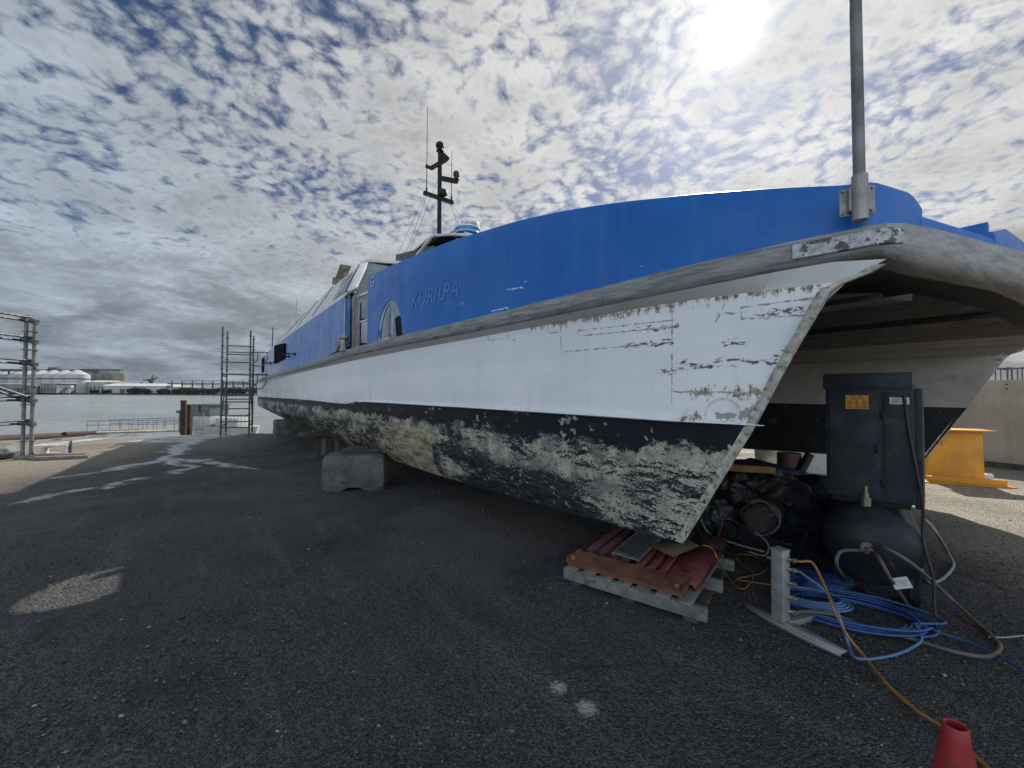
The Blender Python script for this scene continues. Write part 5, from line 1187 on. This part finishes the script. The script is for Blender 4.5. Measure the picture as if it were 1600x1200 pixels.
mb = MB()
for i in range(4): mb.box((.0, -.0018, .018 - i * .012), (.07, .0012, .003), ry=R(-25))
mb.build('print_line', plain('tag_print', (.25, .25, .25), .6), e_)
hose('extension_cord', [at(1098, 852, 3.3), at(1112, 856, 3.25), at(1122, 875, 3.2), gp(1132, 895, .05), gp(1148, 915), gp(1162, 920), gp(1174, 908), gp(1176, 895), gp(1160, 882), gp(1150, 872, .05)], .006, M_horange, 'orange cord looping off the red panel edge', 'cord')
hose('extension_cord', [gp(1145, 868, .03), gp(1165, 866), gp(1185, 872), gp(1198, 885), gp(1190, 895), gp(1172, 900), gp(1150, 905), gp(1180, 910), gp(1225, 916), gp(1260, 912)], .006, M_horange, 'orange cord running along the gravel behind the aluminium post', 'cord')
hose('power_cable', [at(1085, 815, 4.0), at(1100, 840, 3.8), at(1122, 858, 3.7), gp(1150, 868), gp(1185, 876), gp(1220, 900)], .008, M_wirey, 'black cable trailing from the gearbox to the gravel', 'cable')
tb = blob('blue_rag', tuple(gp(1275, 905, .05)), (.28, .2, .07), plain('rag_blue', (.012, .035, .12), .7, var=.3, bump=.4, bscale=20.), .3, 3.2, 4, seed=4, sq=.6); tag(tb, 'crumpled blue plastic sheet on gravel in front of the tank', 'plastic sheet')

# ------------------------------------------------------------------ traffic cone
cn = empty('traffic_cone', (1.30, 1.235, 0), 0, 'scuffed red plastic cone at the bottom right corner', 'cone')
M_cone = plain('cone_red', (.27, .018, .022), .5, var=.25, scale=6., dirt=(.12, .025, .022), dscale=8., dlo=.5, dhi=.7)
mb = MB(); mb.lathe([(.150, .03), (.136, .05), (.098, .26), (.062, .48), (.032, .66), (.029, .695), (.026, .70), (.022, .697), (.021, .66), (.05, .45), (.11, .08)], k=32); mb.build('cone_body', M_cone, cn, ang=50)
mb = MB(); mb.box((0, 0, .018), (.38, .38, .036)); mb.build('base', plain('cone_base', (.02, .02, .02), .8), cn, bevel=.01)

# ------------------------------------------------------------------ yellow trestle and concrete wall on the right
ys = empty('steel_trestle', (8.62, 8.12, 0), R(-22), 'bright yellow steel trestle with wide top plate on the gravel', 'trestle')
M_yel = plain('yellow_paint', (.56, .235, .006), .55, var=.18, scale=3., dirt=(.22, .09, .015), dscale=4., dlo=.58, dhi=.72)
mb = MB(); mb.add([(-.50, -.1, .03), (.38, -.1, .03), (.36, -.1, .98), (-.34, -.1, .98), (-.50, .1, .03), (.38, .1, .03), (.36, .1, .98), (-.34, .1, .98)], [(0, 1, 2, 3), (7, 6, 5, 4), (0, 3, 7, 4), (1, 5, 6, 2), (3, 2, 6, 7)]); mb.build('column', M_yel, ys, bevel=.006)
mb = MB(); mb.box((.03, 0, .995), (.92, .5, .025)); mb.build('top_plate', M_yel, ys, bevel=.004)
mb = MB(); mb.box((0, 0, .008), (1.28, .9, .016)); mb.build('base_plate', M_yel, ys, bevel=.003)
for y in (-.32, .32):
    mb = MB(); mb.box((0, y, .07), (1.12, .06, .10)); mb.build('foot_channel', M_yel, ys, bevel=.006)
def f_wall(n):
    o = n.coord(); k = n.noise(o, 1.2, 8, .65); run = n.noise(n.v('MULTIPLY', o, (3., 3., .4)), 1.4, 6, .7); sp = n.noise(o, 22., 6, .7)
    c = n.mix(n.ss(k, .3, .7), (.30, .25, .185), (.40, .345, .265)); c = n.mix(n.ss(run, .52, .75, 0., .6), c, (.17, .145, .115))
    c = n.v('SCALE', c, scale=n.ss(sp, .3, .7, .85, 1.1)); return {'Base Color': c, 'Roughness': .9, 'Normal': n.bump(sp, .3, .01)}
M_wall = mat('wall_concrete', f_wall, .9)
wa, wb_ = gp(1500, 722), gp(1640, 738); wd_ = (wb_ - wa); wd_.z = 0; wd_.normalize()
M_recess = plain('tie_hole', (.04, .035, .03), .9)
for i in range(3):
    s0 = wa + wd_ * (-1.2 + i * 2.405 - 2.4); e_ = empty('concrete_wall', (s0.x, s0.y, 0), math.atan2(wd_.y, wd_.x), ('weathered tan concrete wall panel standing behind the yellow trestle' if i == 1 else 'tan concrete wall panel half hidden behind the far hull stem' if i == 0 else 'tan concrete wall panel running out of the right frame edge'), 'wall', 'concrete wall panels')
    mb = MB(); mb.box((1.2, .1, 1.06), (2.4, .2, 1.92)); mb.build('panel', M_wall, e_, bevel=.012)
    mb = MB(); mb.box((1.2, .12, .05), (2.4, .34, .14)); mb.build('footing', M_dtimber, e_)
    for x in (.5, 1.3, 2.0):
        for z in (1.92, 1.82):
            mb = MB(); mb.cyl((x, -.003, z), (x, .01, z), .02, k=10); mb.build('tie_hole', M_recess, e_)
# tubular barriers beyond the wall
bl = MB()
for i in range(4):
    c_ = at(1545 + i * 34, 600, 13.5 - i * .4); e_ = empty('tubular_barrier', (c_.x, c_.y, 1.35), R(-35), 'grey tubular handrail frame rising above the concrete wall', 'barrier', 'tubular barriers behind the wall')
    mb = MB(); mb.tube([(-.5, 0, -1.35), (-.5, 0, 1.0), (-.42, 0, 1.14), (0, 0, 1.18), (.42, 0, 1.14), (.5, 0, 1.0), (.5, 0, -1.35)], .022, smooth=3); mb.build('frame', M_scaf, e_)
    mb = MB()
    for x in (-.2, .15): mb.cyl((x, 0, -.2), (x, 0, 1.17), .014, k=6)
    mb.cyl((-.5, 0, .8), (.5, 0, .8), .014, k=6); mb.cyl((-.5, 0, .4), (.5, 0, .55), .014, k=6); mb.build('rail', M_scaf, e_)
# small debris by the trestle
tag(blob('paper_scrap', tuple(gp(1537, 745, .05)), (.16, .1, .07), plain('scrap_white', (.5, .45, .43), .8), .4, 4., 3, seed=8), 'crumpled white scrap beside the yellow trestle foot', 'scrap')

# ------------------------------------------------------------------ waterfront: pipes, gangway, piles, workboat
M_pipe = plain('rusty_pipe', (.040, .018, .016), .8, .1, var=.5, scale=2., dirt=(.03, .015, .012), dscale=2.)
def pipe(a, b, r_, label):
    mb = MB(); mb.cyl(a, b, r_, k=12); tag(mb.build('steel_pipe', M_pipe), label, 'pipe', 'rusty pipes along the quay')
def qp(px, py, z):
    P_ = gp(px, py, 0.)
    for _ in range(20):
        zz = gz(P_.x, P_.y) + z; dv = fw + rt * ((px - 800) / 650) + up * ((600 - py) / 650); P_ = Vector((0, 0, EYE)) + dv * ((zz - EYE) / dv.z)
    return P_
pipe(qp(-40, 688, .14), qp(132, 678, .14), .15, 'dark rusty pipe lying on quay edge at far left')
pipe(qp(70, 681, .1), qp(205, 675, .1), .10, 'rusty pipe lying on quay edge left of the gangway')
pipe(qp(100, 678, .25), qp(215, 672, .25), .08, 'thinner rusty pipe stacked on the middle quay pipe')
gw = empty('gangway', (0, 0, 0), 0, 'low pale gangway with thin handrails beyond the quay edge', 'gangway')
ga, gb2, gc = at(133, 676, 22.6), at(288, 672, 24.2), None
mb = MB(); mb.bar(ga + Vector((0, 0, -.02)), gb2 + Vector((0, 0, -.02)), .9, .08); mb.build('walkway', plain('timber_pale', (.32, .28, .22), .8, var=.3, scale=3.), gw)
for side, (pa_, pb_, h) in enumerate(((at(136, 671, 22.6), at(288, 668, 24.2), .45), (at(172, 668, 24.5), at(286, 664, 25.6), .45))):
    mb = MB(); nP = 9 - side
    for f_ in (1., .5): mb.cyl(pa_ + Vector((0, 0, h * f_)), pb_ + Vector((0, 0, h * f_)), .022, k=6)
    mb.build('handrail', M_galv, gw)
    for i in range(nP + 1):
        q_ = pa_.lerp(pb_, i / nP); mb = MB(); mb.cyl(q_ + Vector((0, 0, -.1)), q_ + Vector((0, 0, h)), .02, k=6); mb.build('rail_post', M_galv, gw)
M_pile = plain('pile_rust', (.055, .026, .020), .8, .1, var=.5, scale=2.5, dirt=(.05, .02, .015), dscale=2.)
for i, (px, py0, py1, Y, r_, lab) in enumerate(((287, 676, 627, 23.2, .14, 'tallest rusty steel pile on the quay edge beside the gangway'), (295, 674, 634, 24.0, .13, 'shorter rusty pile just behind the tallest one'), (297.5, 672, 640, 24.6, .12, 'lowest rusty pile of the cluster at quay edge'))):
    a, b_ = at(px, py0, Y), at(px, py1, Y); mb = MB(); mb.cyl(a - Vector((0, 0, 2)), b_, r_, k=14); mb.lathe([(r_ * 1.02, 0), (r_ * 1.06, .04), (r_ * .8, .06)], b_, k=14)
    tag(mb.build('steel_pile', M_pile), lab, 'pile', 'rusty steel piles')
sg = empty('signal_lamp', at(280, 676, 23.0), 0, 'small green lamp on a thin post left of the rusty piles', 'lamp')
mb = MB(); hh = (at(280, 645, 23.0) - at(280, 676, 23.0)).z; mb.cyl((0, 0, 0), (0, 0, hh), .03, k=8); mb.build('post', M_scaf, sg)
mb = MB(); mb.box((-.05, 0, hh + .06), (.22, .12, .14)); mb.build('lamp_head', plain('lamp_green', (.03, .10, .07), .5), sg)
mf = empty('mesh_gate', at(298, 672, 24.8), R(-5), 'grey wire mesh gate between rusty piles and the white workboat', 'gate')
a, b_ = at(298, 672, 24.8), at(320, 645, 24.8); wx, hz_ = (b_ - a).x, (b_ - a).z
mb = MB()
for z in (0.05, hz_): mb.cyl((0, 0, z), (wx, 0, z), .022, k=6)
for x in (0, wx): mb.cyl((x, 0, 0), (x, 0, hz_), .022, k=6)
mb.build('frame', M_galv, mf)
mb = MB()
for i in range(1, 9): mb.cyl((wx * i / 9, 0, 0.05), (wx * i / 9, 0, hz_), .006, k=4)
for i in range(1, 8): mb.cyl((0, 0, hz_ * i / 8), (wx, 0, hz_ * i / 8), .006, k=4)
mb.build('wire_mesh', M_galv, mf)
wbt = empty('workboat', at(350, 668, 27.5), R(-4), 'small white workboat with slanted green-tinted wheelhouse moored behind the scaffold', 'boat')
M_bwhite = plain('boat_white', (.40, .42, .42), .4, var=.1, scale=2.)
o0 = Vector(wbt.location)
def bl_(px, py, dy=0.): P_ = at(px, py, 27.5) - o0; return Vector((P_.x, dy, P_.z))
hx0, hx1 = bl_(318, 672).x, bl_(402, 672).x; zw = -2.3 - o0.z
mb = MB(); zd = bl_(0, 664).z
mb.add([(hx0, -.9, zd), (hx1 - .6, -.9, zd), (hx1, .2, zd), (hx1 - .6, 1.3, zd), (hx0, 1.3, zd), (hx0, -.7, zw), (hx1 - .9, -.6, zw), (hx1 - .5, .2, zw), (hx1 - .9, 1, zw), (hx0, 1.1, zw)], [(0, 1, 2, 3, 4), (0, 5, 6, 1), (1, 6, 7, 2), (2, 7, 8, 3), (3, 8, 9, 4), (4, 9, 5, 0)]); mb.build('hull', M_bwhite, wbt)
za, zb = bl_(0, 648).z, bl_(0, 631).z
xa, xb = bl_(322, 0).x, bl_(352, 0).x
mb = MB(); mb.box(((xa + xb) / 2, .2, (zd + za) / 2), (xb - xa, 1.6, za - zd)); mb.build('cabin', M_bwhite, wbt, bevel=.03)
mb = MB(); mb.add([(xa, -.6, za), (xb, -.6, za), (xb, -.65, zb), (xa - .25, -.65, zb), (xa, 1., za), (xb, 1., za), (xb, 1.05, zb), (xa - .25, 1.05, zb)], [(0, 1, 2, 3), (0, 3, 7, 4), (1, 5, 6, 2), (4, 7, 6, 5)]); mb.build('wheelhouse_window', plain('green_glass', (.09, .125, .12), .1, var=.2), wbt)
mb = MB(); mb.box(((xa + xb) / 2 - .12, .2, zb + .03), (xb - xa + .45, 1.9, .06)); mb.build('roof', M_scaf, wbt)
for x0_, x1_ in ((xa, xa - .25), ((xa + xb) / 2, (xa + xb) / 2 - .02), (xb, xb)):
    mb = MB(); mb.bar((x0_, -.66, za), (x1_, -.7, zb), .06, .06); mb.build('window_pillar', M_scaf, wbt)
mb = MB(); mb.box((bl_(374, 0).x, .2, zd + .28), (1.5, 1.2, .56)); mb.build('engine_box', M_bwhite, wbt, bevel=.05)
mb = MB(); mb.cyl((bl_(359, 0).x, 0, zd), (bl_(359, 0).x, 0, bl_(0, 585).z), .03, .015, k=6); mb.build('mast', M_bwhite, wbt)
mb = MB()
for i in range(7): x = bl_(383, 0).x + i * .24; mb.cyl((x, -.8, zd), (x, -.8, zd + .75), .016, k=6)
for z in (.4, .75): mb.cyl((bl_(383, 0).x, -.8, zd + z), (bl_(383, 0).x + 1.5, -.8, zd + z), .016, k=6)
mb.build('guard_rail', M_galv, wbt)

# ------------------------------------------------------------------ far shore
D = 410.
def fx_(px, py, Y=D): return at(px, py, Y)
M_fwhite = plain('tank_white', (.40, .405, .41), .6, var=.12, scale=.08, dirt=(.3, .3, .29), dscale=.12)
M_fsilo = plain('silo_grey', (.19, .185, .17), .8, var=.12, scale=.1, dirt=(.12, .12, .11), dscale=.15)
M_fdark = plain('gallery_dark', (.085, .09, .09), .8, var=.2, scale=.1)
zb0 = -1.
tank_labels = ['rightmost round white storage tank, the largest on the far shore', 'white tank second from the right end of the row', 'white tank third from the right with pale domed roof', 'white tank fourth from the right beneath the dark gallery', 'white tank fifth from the right across the water', 'white tank sixth from right, beside the near scaffold pole', 'white tank seventh from the right, left of the scaffold pole', 'leftmost white tank at the frame edge across the river']
for i in range(8):
    px = 121 - i * 18.2; Y = D + i * 9; r_ = 9.0; c_ = fx_(px, 600, Y); top = fx_(px, 585.5 - .0 * i, Y).z
    e_ = empty('storage_tank', (c_.x, Y, zb0), 0, tank_labels[i], 'tank', 'white storage tanks across the river')
    mb = MB(); mb.lathe([(r_, 0), (r_, top - zb0)], k=28); mb.build('shell', M_fwhite, e_)
    mb = MB(); mb.lathe([(r_ * 1.02, top - zb0), (r_ * .16, top - zb0 + 4.6), (r_ * .1, top - zb0 + 4.6)], k=28); mb.build('cone_roof', M_fwhite, e_)
    mb = MB(); mb.lathe([(r_ * 1.03, (top - zb0) * .74), (r_ * 1.03, (top - zb0) * .80)], k=28); mb.build('ring_beam', M_fdark, e_)
ge = empty('conveyor_gallery', (fx_(60, 600, D + 40).x, D + 40, zb0), R(6), 'long dark conveyor gallery over the white tanks', 'conveyor')
gx = fx_(128, 600).x - fx_(60, 600).x
ztop = fx_(60, 576).z - zb0
mb = MB(); mb.box((-30, 0, ztop), (2 * gx + 90, 5, 2.6)); mb.build('gallery_box', M_fdark, ge)
for i in range(9):
    mb = MB(); mb.bar((-gx - 40 + i * 18, 0, 0), (-gx - 40 + i * 18, 0, ztop), 1.2, 1.2); mb.build('gallery_leg', M_fdark, ge)
mb = MB(); mb.box((gx * .35, 0, ztop + 2.4), (9, 4, 2.6)); mb.build('head_house', M_fdark, ge)
for i in range(5):
    px = 191 - i * 11; Y = D + 30 + (4 - i) * 0 + i * 6; r_ = 6.4; c_ = fx_(px - 5, 600, Y); top = fx_(px, 583, Y).z
    e_ = empty('grain_silo', (c_.x, Y, zb0), 0, ['rightmost', 'second from right', 'middle', 'second from left', 'leftmost'][i] + ' of the grey concrete grain silos right of the tanks', 'silo', 'grain silos across the river')
    mb = MB(); mb.lathe([(r_, 0), (r_, top - zb0), (r_ * .5, top - zb0 + .6)], k=24); mb.build('shell', M_fsilo, e_)
se = empty('silo_gallery', (fx_(165, 600, D + 50).x, D + 45, fx_(165, 583, D + 45).z), 0, 'trussed conveyor gallery on top of the grey silos', 'conveyor')
mb = MB(); ww = fx_(192, 600, D + 45).x - fx_(128, 600, D + 45).x; mb.box((0, 0, 3.6), (ww, 4, 1.6)); mb.box((-ww * .05, 0, 1.0), (ww, 4, .6)); mb.build('deck', M_fdark, se)
mb = MB()
for i in range(9): x = -ww / 2 + ww * i / 9; mb.bar((x, -2, .6), (x + ww / 18, -2, 3.2), .5, .5); mb.bar((x + ww / 18, -2, 3.2), (x + ww / 9, -2, .6), .5, .5)
mb.build('truss', M_fsilo, se)
def shed(px0, px1, pyt, pyr, Y, m_, label, slope=0.):
    a, b_ = fx_(px0, 612, Y), fx_(px1, 612, Y); e_ = empty('warehouse_shed', ((a.x + b_.x) / 2, Y, zb0), 0, label, 'shed', 'sheds across the river')
    hw = (b_.x - a.x) / 2; zt = fx_(px0, pyt, Y).z - zb0; zr = fx_(px0, pyr, Y).z - zb0
    mb = MB(); mb.box((0, 10, zt / 2), (2 * hw, 24, zt)); mb.build('wall', m_, e_)
    mb = MB(); mb.prism([(-hw - 1, -3, zt), (-hw - 1, 10, zr), (-hw - 1, 23, zt)], (2 * hw + 2, 0, 0)); mb.build('roof', plain('shed_roof', (.48, .48, .46), .5, var=.08, scale=.1), e_)
    for i in range(5): mb = MB(); mb.box((-hw * .8 + i * hw * .4, -2.1, zt * .3), (hw * .14, .2, zt * .55)); mb.build('shed_door', M_fdark, e_)
shed(136, 166, 597, 594, D + 3, plain('shed_grey', (.33, .34, .34), .7, var=.1, scale=.1), 'small grey shed between white tank and long warehouse')
shed(165, 262, 603, 598.5, D - 4, plain('shed_white', (.36, .37, .37), .7, var=.1, scale=.1), 'long low pale warehouse right of the silos')
shed(258, 290, 605, 602, D - 2, plain('shed_cream', (.40, .40, .37), .7, var=.1, scale=.1), 'short cream shed at right end of the long warehouse')
for a, b, c, lab in ((-8, 30, 600, 'low dark plant building at the frame edge before the white tanks'), (34, 62, 602, 'long dark plant building between scaffold pole and conveyor'), (66, 92, 599, 'taller dark plant building in front of the middle tanks')):
    shed(a, b, c, c - 1, D - 22, plain('plant_grey', (.17, .175, .18), .8, var=.3, scale=.15), lab)
cv = empty('sloping_conveyor', (fx_(100, 610).x, D - 14, zb0), 0, 'white inclined conveyor at foot of the largest tank', 'conveyor')
mb = MB(); cw_ = fx_(136, 610).x - fx_(100, 610).x; mb.bar((0, 0, 1), (cw_, 0, 6.5), 2, 2); mb.build('belt_housing', M_fwhite, cv)
for i in range(5):
    mb = MB(); mb.bar((cw_ * (i + .5) / 5, 0, 0), (cw_ * (i + .5) / 5, 0, 1 + 5.5 * (i + .5) / 5), .6, .6); mb.build('support_leg', M_fwhite, cv)
lowb = MB()
ck = empty('quay_crane', (fx_(236, 606, 600).x, 600, 0), 0, 'dark lattice crane behind the long warehouse', 'crane')
mb = MB(); hC = fx_(236, 589, 600).z; mb.bar((-4, 0, 0), (-1, 0, hC * .7), 1.6, 1.6); mb.bar((4, 0, 0), (1, 0, hC * .7), 1.6, 1.6); mb.build('crane_leg', M_fdark, ck)
mb = MB(); mb.box((0, 0, hC * .78), (7, 5, 4)); mb.build('crane_cabin', M_fdark, ck)
mb = MB(); mb.bar((-12, 0, hC * .75), (10, 0, hC * .95), 1.4, 1.4); mb.bar((0, 0, hC * .75), (2, 0, hC * 1.1), 1.2, 1.2); mb.bar((10, 0, hC * .95), (2, 0, hC * 1.1), .7, .7); mb.build('crane_boom', M_fdark, ck)
pl_ = empty('far_pier', (fx_(330, 610).x, D - 3, -1), 0, 'dark raised pier deck with rails right of the sheds', 'pier')
pw_ = fx_(402, 610).x - fx_(330, 610).x; hp = fx_(330, 600).z + 1
mb = MB(); mb.box((pw_ * .1, 0, hp), (pw_ * 1.9, 6, 1.0)); mb.build('pier_deck', M_fdark, pl_)
mb = MB(); mb.box((pw_ * .1, 0, hp + 3), (pw_ * 1.3, .5, .5)); mb.build('pier_rail', M_fdark, pl_)
for i in range(9):
    mb = MB(); mb.bar((-pw_ * .8 + i * pw_ * .22, 0, 0), (-pw_ * .8 + i * pw_ * .22, 0, hp + 3), .9, .9); mb.build('pier_post', M_fdark, pl_)
M_leaf = [plain('leaf_dark', (.030, .045, .030), .8, var=.4, scale=.4), plain('leaf_mid', (.055, .07, .045), .8, var=.4, scale=.4)]
M_bark = plain('bark', (.05, .04, .03), .9)
random.seed(11)
def bush(px, py, wpx, Y, label):
    c_ = fx_(px, 612, Y); hgt = (fx_(px, py, Y).z - zb0) * .8; wd = wpx * Y / 650 / 2
    e_ = empty('bush', (c_.x, Y, zb0), 0, label, 'bush', 'bushes along the far bank')
    mb = MB(); lob = [(random.uniform(-.7, .7) * wd, random.uniform(-2, 2), hgt * random.uniform(.35, .7), random.uniform(.3, .5)) for _ in range(9)]
    for i in range(520):
        lx, ly, lz, lr = random.choice(lob); d_ = Vector((random.gauss(0, 1), random.gauss(0, 1), random.gauss(0, 1))).normalized() * random.uniform(.6, 1.05)
        q_ = Vector((lx + d_.x * wd * lr, ly + d_.y * wd * lr, max(.2, lz + d_.z * hgt * lr))); s_ = random.uniform(.35, .8)
        a_ = Vector((random.gauss(0, 1), random.gauss(0, 1), random.gauss(0, 1))).normalized(); b_ = a_.orthogonal().normalized()
        mb.cur = random.choice((0, 0, 1)); mb.add([q_ - a_ * s_ - b_ * s_ * .6, q_ + a_ * s_ - b_ * s_ * .5, q_ + a_ * s_ * .7 + b_ * s_, q_ - a_ * s_ + b_ * s_ * .6], [(0, 1, 2, 3)])
    mb.build('foliage', M_leaf, e_, smooth=False, fixn=False)
    mb = MB()
    for k_ in (-.4, 0, .4): mb.cyl((k_ * wd, 0, 0), (k_ * wd * 1.3, 0, hgt * .55), .35, .15, k=6)
    mb.build('trunk', M_bark, e_)
for px, py, wpx, lab in ((211, 603, 26, 'wide dark bush in front of the long warehouse'), (228, 607, 12, 'low bush between two larger ones before the warehouse'), (254, 606, 18, 'rounded bush at right end of the warehouse'), (276, 606, 16, 'first bush of the green row right of the sheds'), (292, 604, 24, 'tall bush in the green row, left of the scaffold'), (312, 605, 22, 'bush in the green row just left of the scaffold tower'), (330, 606, 22, 'bush behind left edge of the scaffold tower'), (352, 605, 24, 'bush seen through the rungs of the scaffold tower'), (374, 605, 24, 'bush behind right edge of the scaffold tower'), (396, 606, 22, 'bush between scaffold tower and ferry stern'), (164, 609, 8, 'tiny bush in front of the small grey shed'), (146, 609, 10, 'tiny bush at foot of the largest tank')):
    bush(px, py, wpx, D - 9, lab)
# distant low treeline further along the river
tl = MB(); random.seed(5)
for i in range(2600):
    x = random.uniform(-900, 700); y = 640 + random.uniform(-10, 10); z = random.uniform(0, 9 + 3 * sin(x * .03) + 2 * sin(x * .11)); s_ = random.uniform(1.2, 3)
    a_ = Vector((random.gauss(0, 1), random.gauss(0, .3), random.gauss(0, 1))).normalized(); b_ = a_.orthogonal().normalized()
    tl.add([Vector((x, y, z)) - a_ * s_, Vector((x, y, z)) - b_ * s_, Vector((x, y, z)) + a_ * s_, Vector((x, y, z)) + b_ * s_], [(0, 1, 2, 3)])
tag(tl.build('distant_woodland', M_leaf[1], smooth=False, fixn=False), kind='stuff')
